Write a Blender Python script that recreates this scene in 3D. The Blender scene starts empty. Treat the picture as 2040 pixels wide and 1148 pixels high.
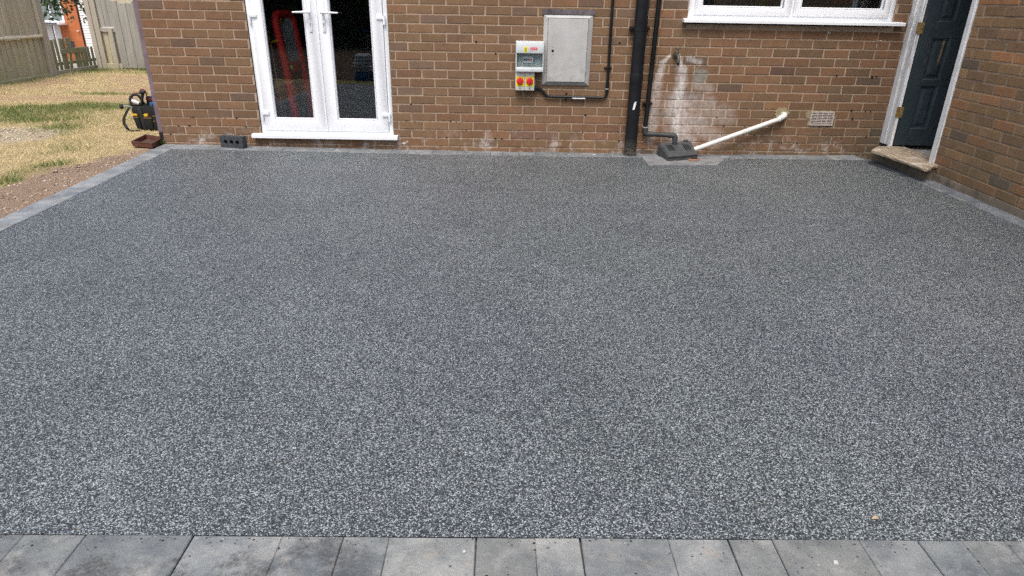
import bpy, bmesh, math, random
import numpy as np
from mathutils import Vector, Matrix

R = math.radians
S = bpy.context.scene
COL = S.collection
random.seed(7)
RNG = np.random.default_rng(11)

# ------------------------------------------------------------------ camera, sky, sun, exposure
cam = bpy.data.cameras.new('camera')
cam.sensor_width = 36.0
cam.lens = 1302.22 / 2040 * 36.0
cam.clip_start, cam.clip_end = 0.05, 400
cob = bpy.data.objects.new('camera', cam)
COL.objects.link(cob)
PITCH, YAW, ROLL = 0.409726, 0.0155056, 0.0184312
fwd = Vector((math.sin(YAW) * math.cos(PITCH), math.cos(YAW) * math.cos(PITCH), -math.sin(PITCH)))
r0 = Vector((math.cos(YAW), -math.sin(YAW), 0))
u0 = r0.cross(fwd)
rt = r0 * math.cos(ROLL) + u0 * math.sin(ROLL)
up = -r0 * math.sin(ROLL) + u0 * math.cos(ROLL)
CAM = Vector((3.02642, -6.07178, 1.23537))
cob.matrix_world = Matrix(((rt.x, up.x, -fwd.x, CAM.x), (rt.y, up.y, -fwd.y, CAM.y), (rt.z, up.z, -fwd.z, CAM.z), (0, 0, 0, 1)))
S.camera = cob

SUN_EL, SUN_AZ = 60.0, 190.0        # azimuth measured clockwise from +Y (north): the sun stands behind the camera, almost square to the wall
w = bpy.data.worlds.new('World')
S.world = w
w.use_nodes = True
wn = w.node_tree.nodes
sky = wn.new('ShaderNodeTexSky')
sky.sky_type = 'NISHITA'
sky.sun_disc = False
sky.sun_elevation = R(SUN_EL)
sky.sun_rotation = R(SUN_AZ)
sky.air_density = 1.0
sky.dust_density = 4.5
sky.ozone_density = 1.0
w.node_tree.links.new(sky.outputs[0], wn['Background'].inputs[0])
wn['Background'].inputs[1].default_value = 0.15
sl = bpy.data.lights.new('sun', 'SUN')
sl.energy = 1.3
sl.angle = R(28)
sl.color = (1.0, 0.985, 0.955)
so = bpy.data.objects.new('sun', sl)
COL.objects.link(so)
sd = Vector((math.cos(R(SUN_EL)) * math.sin(R(SUN_AZ)), math.cos(R(SUN_EL)) * math.cos(R(SUN_AZ)), math.sin(R(SUN_EL))))
so.rotation_euler = sd.to_track_quat('Z', 'Y').to_euler()
so.location = (3, -3, 8)
S.view_settings.view_transform = 'Standard'
S.view_settings.look = 'None'
S.view_settings.exposure = 0.6
S.view_settings.gamma = 1.0
S.view_settings.use_curve_mapping = False
S.render.engine = 'CYCLES'
S.cycles.use_denoising = False
S.cycles.use_adaptive_sampling = False
S.cycles.max_bounces = 8
S.cycles.transparent_max_bounces = 12
S.cycles.caustics_reflective = False
S.cycles.caustics_refractive = False
S.cycles.sample_clamp_indirect = 4.0


# ------------------------------------------------------------------ materials
class NT:
    def __init__(s, name, rough=0.7, spec=0.3, metal=0.0):
        s.m = bpy.data.materials.new(name)
        s.m.use_nodes = True
        s.t = s.m.node_tree
        s.b = s.t.nodes['Principled BSDF']
        s.b.inputs['Roughness'].default_value = rough
        s.b.inputs['Specular IOR Level'].default_value = spec
        s.b.inputs['Metallic'].default_value = metal
        s._pos = None

    def put(s, inp, v):
        if isinstance(v, bpy.types.NodeSocket):
            s.t.links.new(v, inp)
        else:
            if isinstance(v, tuple) and len(v) == 3 and inp.type == 'RGBA':
                v = (*v, 1)
            inp.default_value = v

    def node(s, ty, **props):
        n = s.t.nodes.new(ty)
        for k, v in props.items():
            setattr(n, k, v)
        return n

    @property
    def pos(s):
        if s._pos is None:
            s._pos = s.node('ShaderNodeNewGeometry').outputs['Position']
        return s._pos

    def vmul(s, vec, sc, off=(0, 0, 0)):
        n = s.node('ShaderNodeMapping')
        s.put(n.inputs['Vector'], vec)
        n.inputs['Scale'].default_value = sc
        n.inputs['Location'].default_value = off
        return n.outputs[0]

    def noise(s, scale, detail=3.0, rough=0.55, vec=None, dist=0.0, color=False):
        n = s.node('ShaderNodeTexNoise')
        s.put(n.inputs['Vector'], s.pos if vec is None else vec)
        n.inputs['Scale'].default_value = scale
        n.inputs['Detail'].default_value = detail
        n.inputs['Roughness'].default_value = rough
        n.inputs['Distortion'].default_value = dist
        return n.outputs['Color' if color else 'Fac']

    def voro(s, scale, feature='F1', out='Color', vec=None, rnd=1.0):
        n = s.node('ShaderNodeTexVoronoi', feature=feature)
        s.put(n.inputs['Vector'], s.pos if vec is None else vec)
        n.inputs['Scale'].default_value = scale
        n.inputs['Randomness'].default_value = rnd
        return n.outputs[out]

    def math(s, op, a, b=0.0, c=None, clamp=False):
        n = s.node('ShaderNodeMath', operation=op, use_clamp=clamp)
        s.put(n.inputs[0], a)
        s.put(n.inputs[1], b)
        if c is not None:
            s.put(n.inputs[2], c)
        return n.outputs[0]

    def rng(s, v, a, b, c=0.0, d=1.0, smooth=False):
        n = s.node('ShaderNodeMapRange', interpolation_type='SMOOTHSTEP' if smooth else 'LINEAR')
        s.put(n.inputs['Value'], v)
        for k, x in (('From Min', a), ('From Max', b), ('To Min', c), ('To Max', d)):
            s.put(n.inputs[k], x)
        return n.outputs[0]

    def ramp(s, v, stops, interp='LINEAR'):
        n = s.node('ShaderNodeValToRGB')
        s.put(n.inputs[0], v)
        cr = n.color_ramp
        cr.interpolation = interp
        while len(cr.elements) < len(stops):
            cr.elements.new(0.5)
        for e, (p, c) in zip(cr.elements, stops):
            e.position = p
            e.color = (*c, 1) if len(c) == 3 else c
        return n.outputs[0]

    def mix(s, f, a, b, blend='MIX'):
        n = s.node('ShaderNodeMix', data_type='RGBA', blend_type=blend)
        s.put(n.inputs[0], f)
        s.put(n.inputs[6], a)
        s.put(n.inputs[7], b)
        return n.outputs[2]

    def sep(s, vec):
        n = s.node('ShaderNodeSeparateXYZ')
        s.put(n.inputs[0], vec)
        return n.outputs

    def attr(s, name, ty='GEOMETRY', out='Color'):
        n = s.node('ShaderNodeAttribute', attribute_name=name, attribute_type=ty)
        return n.outputs[out]

    def objcol(s):
        return s.node('ShaderNodeObjectInfo').outputs['Color']

    def objrnd(s):
        return s.node('ShaderNodeObjectInfo').outputs['Random']

    def color(s, c):
        s.put(s.b.inputs['Base Color'], c)
        return s

    def rough(s, r):
        s.put(s.b.inputs['Roughness'], r)
        return s

    def bump(s, h, strength=0.4, dist=0.01):
        n = s.node('ShaderNodeBump')
        n.inputs['Strength'].default_value = strength
        n.inputs['Distance'].default_value = dist
        s.put(n.inputs['Height'], h)
        s.t.links.new(n.outputs[0], s.b.inputs['Normal'])
        return s


def simple(name, col, rough=0.6, spec=0.3, metal=0.0, var=0.12, scale=18.0, bump=0.0, bscale=120.0):
    n = NT(name, rough, spec, metal)
    f = n.noise(scale, 4)
    lo = tuple(c * (1 - var) for c in col)
    hi = tuple(min(1, c * (1 + var)) for c in col)
    n.color(n.ramp(f, [(0.3, lo), (0.7, hi)]))
    n.rough(n.rng(n.noise(scale * 2.3, 3), 0.3, 0.7, rough * 0.85, min(1, rough * 1.15)))
    if bump:
        n.bump(n.noise(bscale, 4), bump, 0.004)
    return n.m


def stain_mask(n):
    """white lime bloom left on the wall by the leaking tap"""
    x, y, z = n.sep(n.pos)
    wob = n.noise(11, 5, 0.68)
    segs = [((4.462, .835), (4.415, .778), .017, .95), ((4.415, .778), (4.390, .62), .034, .75), ((4.38, .60), (4.37, .12), .060, .55),
            ((4.552, .842), (4.592, .72), .020, 1.0), ((4.592, .72), (4.600, .60), .055, .95), ((4.585, .55), (4.60, .47), .060, .95),
            ((4.595, .44), (4.605, .10), .062, 1.0), ((4.60, .42), (4.66, .14), .150, .72), ((4.64, .82), (4.74, .79), .030, .55),
            ((4.70, .48), (4.90, .43), .065, .42), ((4.78, .30), (4.84, .20), .085, .5), ((4.74, .60), (4.86, .57), .05, .35),
            ((4.20, .50), (4.20, .25), .05, .35), ((4.72, .40), (5.04, .33), .11, .33), ((4.82, .26), (4.98, .12), .10, .38)]
    tot = None
    for (ax, az), (bx, bz), wd, am in segs:
        dx, dz = bx - ax, bz - az
        L2 = dx * dx + dz * dz
        px = n.math('SUBTRACT', x, ax)
        pz = n.math('SUBTRACT', z, az)
        t = n.math('ADD', n.math('MULTIPLY', px, dx / L2), n.math('MULTIPLY', pz, dz / L2), clamp=True)
        qx = n.math('SUBTRACT', px, n.math('MULTIPLY', t, dx))
        qz = n.math('SUBTRACT', pz, n.math('MULTIPLY', t, dz))
        d = n.math('SQRT', n.math('ADD', n.math('MULTIPLY', qx, qx), n.math('MULTIPLY', qz, qz)))
        d = n.math('ADD', d, n.math('MULTIPLY', n.math('SUBTRACT', wob, 0.5), wd * 1.6))
        v = n.rng(d, wd * 0.25, wd * 1.35, am, 0.0, True)
        tot = v if tot is None else n.math('MAXIMUM', tot, v)
    run_ = n.rng(n.noise(1.0, 5, 0.65, n.vmul(n.pos, (34, 34, 5))), 0.36, 0.58, 0.62, 1.0)
    tot = n.math('MULTIPLY', tot, run_)
    patch = n.rng(n.noise(24, 6, 0.75), 0.38, 0.58, 0.42, 1.0)
    tot = n.math('MULTIPLY', tot, patch)
    # odd lime blots near the ground along the wall
    low = n.math('MULTIPLY', n.rng(z, 0.04, 0.21, 1.0, 0.0), n.rng(n.noise(6.5, 6, 0.75), 0.52, 0.70))
    tot = n.math('MAXIMUM', tot, n.math('MULTIPLY', low, 0.62))
    front = n.rng(y, -0.5, -0.2)              # only the back wall
    return n.math('MULTIPLY', tot, front)


def smear(n, c):
    """grey cement smeared over the bricks to the right of the tap"""
    x, y, z = n.sep(n.pos)
    px, pz = n.math('MULTIPLY', n.math('SUBTRACT', x, 4.765), 1.0), n.math('MULTIPLY', n.math('SUBTRACT', z, 0.672), 0.95)
    d = n.math('SQRT', n.math('ADD', n.math('MULTIPLY', px, px), n.math('MULTIPLY', pz, pz)))
    d = n.math('ADD', d, n.math('MULTIPLY', n.math('SUBTRACT', n.noise(16, 4, 0.6), 0.5), 0.09))
    k = n.math('MULTIPLY', n.rng(d, 0.045, 0.085, 0.8, 0.0, True), n.rng(y, -0.5, -0.2))
    return n.mix(k, c, n.ramp(n.noise(45, 5, 0.7), [(0.35, (0.16, 0.155, 0.135)), (0.65, (0.34, 0.33, 0.29))]))


def brick_mat(name, tint_attr):
    n = NT(name, 0.9, 0.2)
    base = n.attr('tint') if tint_attr else n.objcol()
    x, y, z = n.sep(n.pos)
    wire = n.noise(1.0, 4, 0.6, n.vmul(n.pos, (26, 26, 190)))
    blot = n.noise(14, 5, 0.65)
    c = n.mix(n.rng(wire, 0.3, 0.7, 0.0, 0.4), base, n.mix(1.0, base, (0.62, 0.62, 0.66), 'MULTIPLY'))
    c = n.mix(n.rng(blot, 0.42, 0.75, 0, 0.55), c, n.mix(1.0, base, (1.35, 1.28, 1.2), 'MULTIPLY'))
    c = n.mix(n.rng(n.noise(38, 5, 0.7), 0.58, 0.72, 0, 0.6), c, (0.055, 0.048, 0.042))
    c = n.mix(n.rng(n.noise(70, 3, 0.6), 0.66, 0.74, 0, 0.35), c, (0.42, 0.33, 0.25))
    # olive tone, growing towards the right-hand corner and low down
    olive_tone = n.math('MULTIPLY', n.rng(x, 4.9, 6.3), n.rng(z, 0.75, 0.1))
    olive_tone = n.math('MULTIPLY', olive_tone, n.rng(n.noise(3.5, 4), 0.3, 0.65))
    c = n.mix(n.math('MULTIPLY', olive_tone, 0.55), c, (0.105, 0.095, 0.062))
    m = stain_mask(n)
    c = n.mix(n.math('MULTIPLY', m, 0.92), c, (0.70, 0.68, 0.66))
    c = smear(n, c)
    n.color(c)
    n.bump(n.math('ADD', n.math('MULTIPLY', wire, 0.6), n.noise(160, 4, 0.7)), 0.55, 0.003)
    return n.m


def mortar_mat():
    n = NT('mortar', 0.95, 0.1)
    c = n.ramp(n.noise(6, 5, 0.6), [(0.3, (0.30, 0.222, 0.155)), (0.7, (0.45, 0.345, 0.255))])
    c = n.mix(n.rng(n.noise(55, 4, 0.7), 0.55, 0.75, 0, 0.55), c, (0.16, 0.12, 0.09))
    x, y, z = n.sep(n.pos)
    lowd = n.math('MULTIPLY', n.rng(z, 0.42, 0.05), n.rng(n.noise(11, 4, 0.7), 0.5, 0.62))
    c = n.mix(n.math('MULTIPLY', lowd, 0.75), c, (0.06, 0.045, 0.035))
    olive_tone = n.math('MULTIPLY', n.rng(x, 4.9, 6.3), n.rng(z, 0.9, 0.1))  # joints turn olive towards the right end and the ground
    c = n.mix(n.math('MULTIPLY', olive_tone, 0.45), c, (0.20, 0.175, 0.11))
    c = n.mix(n.math('MULTIPLY', stain_mask(n), 0.92), c, (0.70, 0.68, 0.66))
    c = smear(n, c)
    n.color(c)
    n.bump(n.noise(220, 4, 0.7), 0.6, 0.003)
    return n.m


def resin_mat():
    n = NT('resin_bound_stone', 0.42, 0.4)
    wob = n.noise(60, 2, 0.5, color=True)
    v = n.mix(0.004, n.pos, wob, 'ADD')
    cell = n.sep(n.voro(315, vec=v))
    cell2 = n.sep(n.voro(460, vec=v))
    pick = n.math('ADD', n.math('MULTIPLY', cell[0], 0.72), n.math('MULTIPLY', cell2[0], 0.28))
    big = n.math('ADD', n.math('MULTIPLY', n.noise(2.3, 5, 0.65), 0.6), n.math('MULTIPLY', n.noise(0.55, 3, 0.6), 0.4))
    pick = n.math('ADD', pick, n.math('MULTIPLY', n.math('SUBTRACT', big, 0.5), 0.19))
    c = n.ramp(pick, [(0.0, (0.012, 0.0145, 0.017)), (0.34, (0.028, 0.034, 0.039)), (0.52, (0.055, 0.067, 0.075)),
                      (0.64, (0.116, 0.131, 0.142)), (0.76, (0.262, 0.282, 0.296)), (0.88, (0.50, 0.53, 0.54))])
    warm = n.rng(n.noise(0.8, 3, 0.6, n.vmul(n.pos, (1, 1, 1), (7, 3, 0))), 0.42, 0.62)
    c = n.mix(n.math('MULTIPLY', warm, 0.5), c, n.mix(1.0, c, (1.02, 1.06, 0.98), 'MULTIPLY'))
    tan = n.math('GREATER_THAN', cell[1], 0.9985)
    c = n.mix(tan, c, (0.26, 0.19, 0.12))
    edge = n.voro(315, 'DISTANCE_TO_EDGE', 'Distance', vec=v)
    n.color(c)
    n.rough(n.rng(cell[2], 0, 1, 0.3, 0.62))
    n.bump(n.rng(edge, 0.0, 0.25), 0.55, 0.0025)
    return n.m


def paver_mat():
    n = NT('slate_grey_concrete', 0.8, 0.25)
    oc = n.objcol()
    a = n.noise(7, 6, 0.65)
    c = n.mix(n.rng(a, 0.35, 0.7), n.mix(1.0, oc, (0.70, 0.73, 0.76), 'MULTIPLY'), n.mix(1.0, oc, (1.38, 1.36, 1.30), 'MULTIPLY'))
    dark = n.rng(n.noise(4.2, 6, 0.72, n.vmul(n.pos, (1, 1, 1), (3.1, 0.4, 0))), 0.46, 0.53)
    dark = n.math('MULTIPLY', dark, n.rng(n.noise(90, 3, 0.6), 0.35, 0.6, 0.35, 1))
    x, y, z = n.sep(n.pos)
    amt = n.math('MULTIPLY', n.rng(x, 2.55, 2.95, 0.70, 0.14), n.rng(y, -4.5, -4.7))
    c = n.mix(n.math('MULTIPLY', dark, amt), c, (0.052, 0.05, 0.046))
    pale = n.rng(n.noise(9, 5, 0.7, n.vmul(n.pos, (1, 1, 1), (9, 2, 0))), 0.52, 0.68, 0, 0.6)
    c = n.mix(pale, c, (0.36, 0.355, 0.33))
    spk = n.rng(n.noise(120, 4, 0.7), 0.62, 0.72, 0, 0.5)
    c = n.mix(spk, c, (0.07, 0.07, 0.068))
    rust = n.rng(n.noise(12, 4, 0.65, n.vmul(n.pos, (1, 1, 1), (1, 8, 0))), 0.62, 0.72, 0, 0.4)
    c = n.mix(rust, c, (0.33, 0.26, 0.19))
    pit = n.rng(n.voro(36, 'F1', 'Distance'), 0.05, 0.11, 1, 0)
    pit = n.math('MULTIPLY', pit, n.rng(n.noise(17, 2), 0.55, 0.6))
    c = n.mix(pit, c, (0.03, 0.03, 0.03))
    n.color(c)
    n.bump(n.math('SUBTRACT', n.noise(55, 6, 0.75), n.math('MULTIPLY', pit, 0.6)), 0.8, 0.005)
    return n.m


def old_paint(name, paint, under, amt=0.62, crack=0.5, rough=0.6):
    n = NT(name, rough, 0.3)
    v = n.vmul(n.pos, (60, 60, 6))
    f = n.noise(1, 6, 0.7, v)
    flake = n.rng(f, amt, amt + 0.05)
    dirt = n.rng(n.noise(7, 5, 0.65), 0.4, 0.75, 0, 0.35)
    c = n.mix(dirt, paint, tuple(p * 0.55 for p in paint))
    cr = n.rng(n.noise(1, 3, 0.6, n.vmul(n.pos, (130, 130, 9))), crack, crack + 0.03, 1, 0)
    cr = n.math('MULTIPLY', cr, n.rng(n.noise(2.2, 3), 0.45, 0.6))
    c = n.mix(n.math('MULTIPLY', cr, 0.5), c, (0.12, 0.11, 0.10))
    c = n.mix(flake, c, under)
    n.color(c)
    n.bump(n.math('SUBTRACT', f, n.math('MULTIPLY', flake, 0.8)), 0.4, 0.004)
    return n.m


def fence_mat(name, lo, hi, moss, mossz=(0.0, 0.55), mossamt=0.6):
    n = NT(name, 0.9, 0.15)
    g = n.math('ADD', n.math('MULTIPLY', n.noise(1, 5, 0.65, n.vmul(n.pos, (16, 16, 1.1))), 0.6), n.math('MULTIPLY', n.noise(1, 5, 0.65, n.vmul(n.pos, (60, 60, 3))), 0.4))
    t = n.objrnd()
    c = n.ramp(g, [(0.36, lo), (0.62, hi)])
    c = n.mix(n.rng(t, 0, 1, 0.0, 0.6), c, tuple(0.62 * h for h in hi))
    knot = n.rng(n.voro(4.5, 'F1', 'Distance', n.vmul(n.pos, (1.3, 1.3, 0.8))), 0.03, 0.07, 0.85, 0)
    c = n.mix(knot, c, (0.05, 0.04, 0.032))
    x, y, z = n.sep(n.pos)
    mz = n.rng(z, mossz[0], mossz[1], 1, 0)
    mm = n.math('MULTIPLY', mz, n.rng(n.noise(3, 5, 0.6), 0.25, 0.6))
    c = n.mix(n.math('MULTIPLY', mm, mossamt), c, moss)
    n.color(c)
    n.bump(g, 0.5, 0.006)
    return n.m


def glass_mat():
    n = NT('window_glass')
    t = n.t
    t.nodes.remove(n.b)
    out = t.nodes['Material Output']
    tr = n.node('ShaderNodeBsdfTransparent')
    tr.inputs[0].default_value = (0.93, 0.96, 0.96, 1)
    gl = n.node('ShaderNodeBsdfGlossy')
    gl.inputs['Color'].default_value = (0.95, 0.97, 1, 1)
    gl.inputs['Roughness'].default_value = 0.006
    fr = n.node('ShaderNodeFresnel')
    fr.inputs['IOR'].default_value = 1.68
    mx = n.node('ShaderNodeMixShader')
    t.links.new(fr.outputs[0], mx.inputs[0])
    t.links.new(tr.outputs[0], mx.inputs[1])
    t.links.new(gl.outputs[0], mx.inputs[2])
    t.links.new(mx.outputs[0], out.inputs[0])
    return n.m


def cover_mat():
    n = NT('smoky_clear_plastic')
    t = n.t
    t.nodes.remove(n.b)
    tr = n.node('ShaderNodeBsdfTransparent')
    tr.inputs[0].default_value = (0.86, 0.90, 0.90, 1)
    gl = n.node('ShaderNodeBsdfGlossy')
    gl.inputs['Roughness'].default_value = 0.12
    mx = n.node('ShaderNodeMixShader')
    mx.inputs[0].default_value = 0.10
    t.links.new(tr.outputs[0], mx.inputs[1])
    t.links.new(gl.outputs[0], mx.inputs[2])
    t.links.new(mx.outputs[0], t.nodes['Material Output'].inputs[0])
    return n.m


def attr_mat(name, rough=0.9, spec=0.1, bumps=0.0, transl=False):
    n = NT(name, rough, spec)
    a = n.attr('col')
    c = n.mix(n.rng(n.noise(40, 5, 0.7), 0.3, 0.7, 0.0, 0.35), a, n.mix(1.0, a, (0.55, 0.53, 0.5), 'MULTIPLY'))
    n.color(c)
    if bumps:
        n.bump(n.noise(90, 6, 0.75), bumps, 0.02)
    return n.m


MAT = {}
MAT['brick'] = brick_mat('brown_brick', False)
MAT['brick_mass'] = brick_mat('brown_brick_mass', True)
MAT['mortar'] = mortar_mat()
MAT['resin'] = resin_mat()
MAT['paver'] = paver_mat()
MAT['bedding'] = simple('joint_sand', (0.12, 0.117, 0.108), 0.95, var=0.5, scale=60)
MAT['upvc'] = simple('white_upvc', (0.80, 0.82, 0.84), 0.48, 0.35, var=0.03, scale=5)
MAT['gasket'] = simple('black_gasket', (0.012, 0.012, 0.012), 0.6)
MAT['glass'] = glass_mat()
MAT['cover'] = cover_mat()
MAT['old_white'] = old_paint('cracked_white_paint', (0.80, 0.81, 0.80), (0.20, 0.17, 0.14), 0.69, 0.445)
MAT['door_paint'] = old_paint('dark_slate_paint', (0.032, 0.048, 0.056), (0.22, 0.16, 0.085), 0.705, 0.40, 0.42)
n = NT('weathered_bare_wood', 0.9, 0.15)
g = n.noise(1, 6, 0.7, n.vmul(n.pos, (42, 4.5, 42)))
c = n.ramp(g, [(0.28, (0.13, 0.09, 0.058)), (0.48, (0.36, 0.285, 0.20)), (0.72, (0.62, 0.55, 0.44))])
c = n.mix(n.rng(n.noise(8, 5, 0.7), 0.56, 0.66), c, (0.60, 0.57, 0.52))
n.color(c)
n.bump(g, 0.8, 0.008)
MAT['sill_wood'] = n.m
n = NT('chipped_slate_paint', 0.42, 0.3)
x, y, z = n.sep(n.pos)
w1 = n.noise(1, 5, 0.7, n.vmul(n.pos, (60, 60, 14)))
d = n.math('ABSOLUTE', n.math('SUBTRACT', x, n.math('ADD', 6.742, n.math('MULTIPLY', n.math('SUBTRACT', z, 0.95), 0.05))))
d = n.math('ADD', d, n.math('MULTIPLY', n.math('SUBTRACT', w1, 0.5), 0.05))
k = n.math('MULTIPLY', n.rng(d, 0.007, 0.012, 1, 0), n.math('MULTIPLY', n.rng(z, 0.80, 0.88), n.rng(z, 1.035, 1.02)))
k = n.math('MAXIMUM', k, n.rng(n.noise(1, 6, 0.7, n.vmul(n.pos, (60, 60, 6))), 0.69, 0.73))
n.color(n.mix(k, n.ramp(n.noise(12, 4), [(0.3, (0.024, 0.036, 0.043)), (0.7, (0.042, 0.060, 0.070))]), (0.24, 0.18, 0.10)))
n.bump(k, 0.3, 0.002)
MAT['door_panel'] = n.m
n = NT('painted_cabinet_steel', 0.45, 0.4)
c = n.ramp(n.noise(5, 5, 0.6), [(0.3, (0.39, 0.39, 0.375)), (0.7, (0.49, 0.49, 0.475))])
x, y, z = n.sep(n.pos)
gr = n.math('MULTIPLY', n.rng(z, 0.95, 0.60), n.rng(n.noise(22, 5, 0.7), 0.48, 0.66))
c = n.mix(n.math('MULTIPLY', gr, 0.6), c, (0.27, 0.26, 0.24))
n.color(c)
MAT['cabinet'] = n.m
MAT['slate'] = simple('dark_slate_strip', (0.115, 0.10, 0.11), 0.8, var=0.5, scale=24)
MAT['grey_abs'] = simple('pale_grey_plastic', (0.62, 0.65, 0.65), 0.35, 0.5, var=0.03)
MAT['cream_abs'] = simple('cream_grey_plastic', (0.60, 0.60, 0.55), 0.4, 0.5, var=0.04)
MAT['red_knob'] = simple('red_plastic', (0.62, 0.02, 0.03), 0.35, 0.5, var=0.06)
MAT['yellow'] = simple('yellow_plastic', (0.62, 0.38, 0.015), 0.45, 0.4, var=0.06)
MAT['label_yellow'] = simple('yellow_label', (0.80, 0.72, 0.02), 0.5, var=0.03)
MAT['label_red'] = simple('red_label', (0.66, 0.05, 0.08), 0.5, var=0.06)
MAT['label_pink'] = simple('pale_pink_label', (0.72, 0.50, 0.52), 0.5, var=0.06)
MAT['black_print'] = simple('black_print', (0.02, 0.02, 0.02), 0.6)
MAT['grey_print'] = simple('grey_print', (0.35, 0.36, 0.37), 0.6)
MAT['blue_grey'] = simple('blue_grey_plastic', (0.13, 0.20, 0.24), 0.5)
MAT['black_pipe'] = simple('black_pipe_plastic', (0.009, 0.010, 0.011), 0.36, 0.35, var=0.35, scale=9)
n = NT('scuffed_black_pipe', 0.35, 0.3)
x, y, z = n.sep(n.pos)
sc = n.math('MULTIPLY', n.rng(z, 0.14, 0.0), n.rng(n.noise(60, 5, 0.7), 0.4, 0.6))
c = n.mix(n.math('MULTIPLY', sc, 0.8), (0.010, 0.011, 0.013), (0.17, 0.15, 0.12))
c = n.mix(n.rng(n.noise(1, 5, 0.7, n.vmul(n.pos, (45, 45, 14))), 0.68, 0.75, 0, 0.25), c, (0.10, 0.11, 0.11))
n.color(c)
n.rough(n.rng(n.noise(12, 4), 0.3, 0.7, 0.28, 0.5))
MAT['soil_pipe'] = n.m
MAT['dark_grey_plastic'] = simple('dusty_dark_grey_plastic', (0.060, 0.064, 0.066), 0.6, 0.35, var=0.3, scale=22)
MAT['fade_black'] = simple('faded_black_plastic', (0.040, 0.043, 0.044), 0.55, 0.4, var=0.3, scale=30)
MAT['white_pipe'] = simple('off_white_pipe_plastic', (0.68, 0.67, 0.63), 0.4, 0.4, var=0.12, scale=14)
MAT['cement'] = simple('yellowish_cement', (0.30, 0.26, 0.16), 0.95, 0.1, var=0.35, scale=30, bump=0.8)
MAT['grey_cement'] = simple('grey_cement', (0.20, 0.205, 0.205), 0.9, 0.15, var=0.3, scale=12, bump=0.6)
MAT['terracotta'] = simple('terracotta', (0.30, 0.15, 0.10), 0.85, var=0.25)
MAT['vent_plastic'] = simple('dusty_vent_plastic', (0.47, 0.41, 0.37), 0.5, var=0.10)
MAT['hole'] = simple('dark_hole', (0.006, 0.006, 0.006), 0.9)
MAT['brass'] = simple('tarnished_brass', (0.115, 0.100, 0.075), 0.5, 0.5, 0.5, var=0.5, scale=60)
MAT['hinge_brass'] = simple('old_brass_hinge', (0.30, 0.20, 0.075), 0.55, 0.5, 0.45, var=0.5, scale=60)
MAT['steel'] = simple('dull_steel', (0.42, 0.43, 0.44), 0.4, 0.5, 0.7)
MAT['plinth'] = simple('brown_concrete_plinth', (0.175, 0.145, 0.11), 0.95, 0.1, var=0.35, scale=9, bump=0.8)
MAT['purple'] = None
n = NT('faded_purple_paint', 0.7, 0.25)
x, y, z = n.sep(n.pos)
c = n.ramp(n.noise(9, 5, 0.65), [(0.3, (0.125, 0.088, 0.105)), (0.7, (0.21, 0.165, 0.185))])
bk = n.rng(n.math('ADD', z, n.math('MULTIPLY', n.math('SUBTRACT', n.noise(40, 3), 0.5), 0.05)), 0.115, 0.095)
c = n.mix(bk, c, (0.018, 0.017, 0.016))
n.color(c)
MAT['purple'] = n.m
MAT['eng_brick'] = simple('blue_black_brick', (0.050, 0.055, 0.060), 0.75, 0.3, var=0.4, scale=45, bump=0.5)
MAT['tray'] = simple('brown_tray_plastic', (0.115, 0.045, 0.032), 0.55, 0.4, var=0.3, scale=25)
MAT['bag'] = simple('black_nylon', (0.014, 0.015, 0.016), 0.75, 0.3, var=0.4, scale=60, bump=0.5, bscale=400)
MAT['bag_grey'] = simple('charcoal_webbing', (0.030, 0.032, 0.032), 0.8, 0.2, var=0.3)
MAT['orange'] = simple('orange_piping', (0.40, 0.20, 0.03), 0.6)
MAT['black_rubber'] = simple('black_rubber', (0.016, 0.016, 0.017), 0.55, 0.4)
MAT['silver'] = simple('silver_plastic', (0.55, 0.56, 0.57), 0.3, 0.5, 0.3)
MAT['blue'] = simple('blue_plastic', (0.012, 0.10, 0.25), 0.45, 0.4)
MAT['cable_red'] = simple('maroon_cable', (0.16, 0.03, 0.04), 0.5)
MAT['barrier'] = simple('red_barrier_plastic', (0.82, 0.035, 0.035), 0.45, 0.3, var=0.10)
MAT['barrier_panel'] = simple('grey_barrier_panel', (0.55, 0.58, 0.57), 0.55, var=0.12)
MAT['room'] = simple('room_plaster', (0.30, 0.30, 0.29), 0.9, var=0.08)
MAT['room_floor'] = simple('room_floor', (0.13, 0.14, 0.155), 0.7)
MAT['concrete_floor'] = simple('concrete_floor', (0.50, 0.48, 0.44), 0.85, var=0.1, bump=0.3)
MAT['cloth'] = simple('grey_sack_cloth', (0.52, 0.54, 0.53), 0.9, var=0.2, bump=0.6)
MAT['tan_cloth'] = simple('dull_pink_cloth', (0.20, 0.14, 0.12), 0.9, var=0.3, bump=0.6)
MAT['blind'] = simple('dusty_blind_fabric', (0.20, 0.19, 0.17), 0.8, var=0.15)
MAT['leaf_house'] = simple('house_plant_leaf', (0.07, 0.10, 0.03), 0.6)
MAT['lawn'] = attr_mat('dry_lawn', 0.95, 0.05, 0.9)
MAT['blade'] = attr_mat('grass_blade', 0.7, 0.15)
MAT['stone'] = attr_mat('loose_stone', 0.9, 0.1)
MAT['soil'] = simple('garden_soil', (0.085, 0.06, 0.043), 0.95, 0.05, var=0.4, scale=6, bump=0.8)
MAT['far_ground'] = simple('far_pale_ground', (0.30, 0.28, 0.25), 0.95, var=0.2, scale=1)
MAT['fence_a'] = fence_mat('green_grey_fence_wood', (0.37, 0.315, 0.23), (0.62, 0.555, 0.42), (0.36, 0.36, 0.16), (0.05, 0.75), 0.55)
MAT['fence_post'] = fence_mat('pale_post_wood', (0.33, 0.29, 0.225), (0.52, 0.47, 0.38), (0.22, 0.22, 0.10), (-0.1, 0.1), 0.2)
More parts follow.
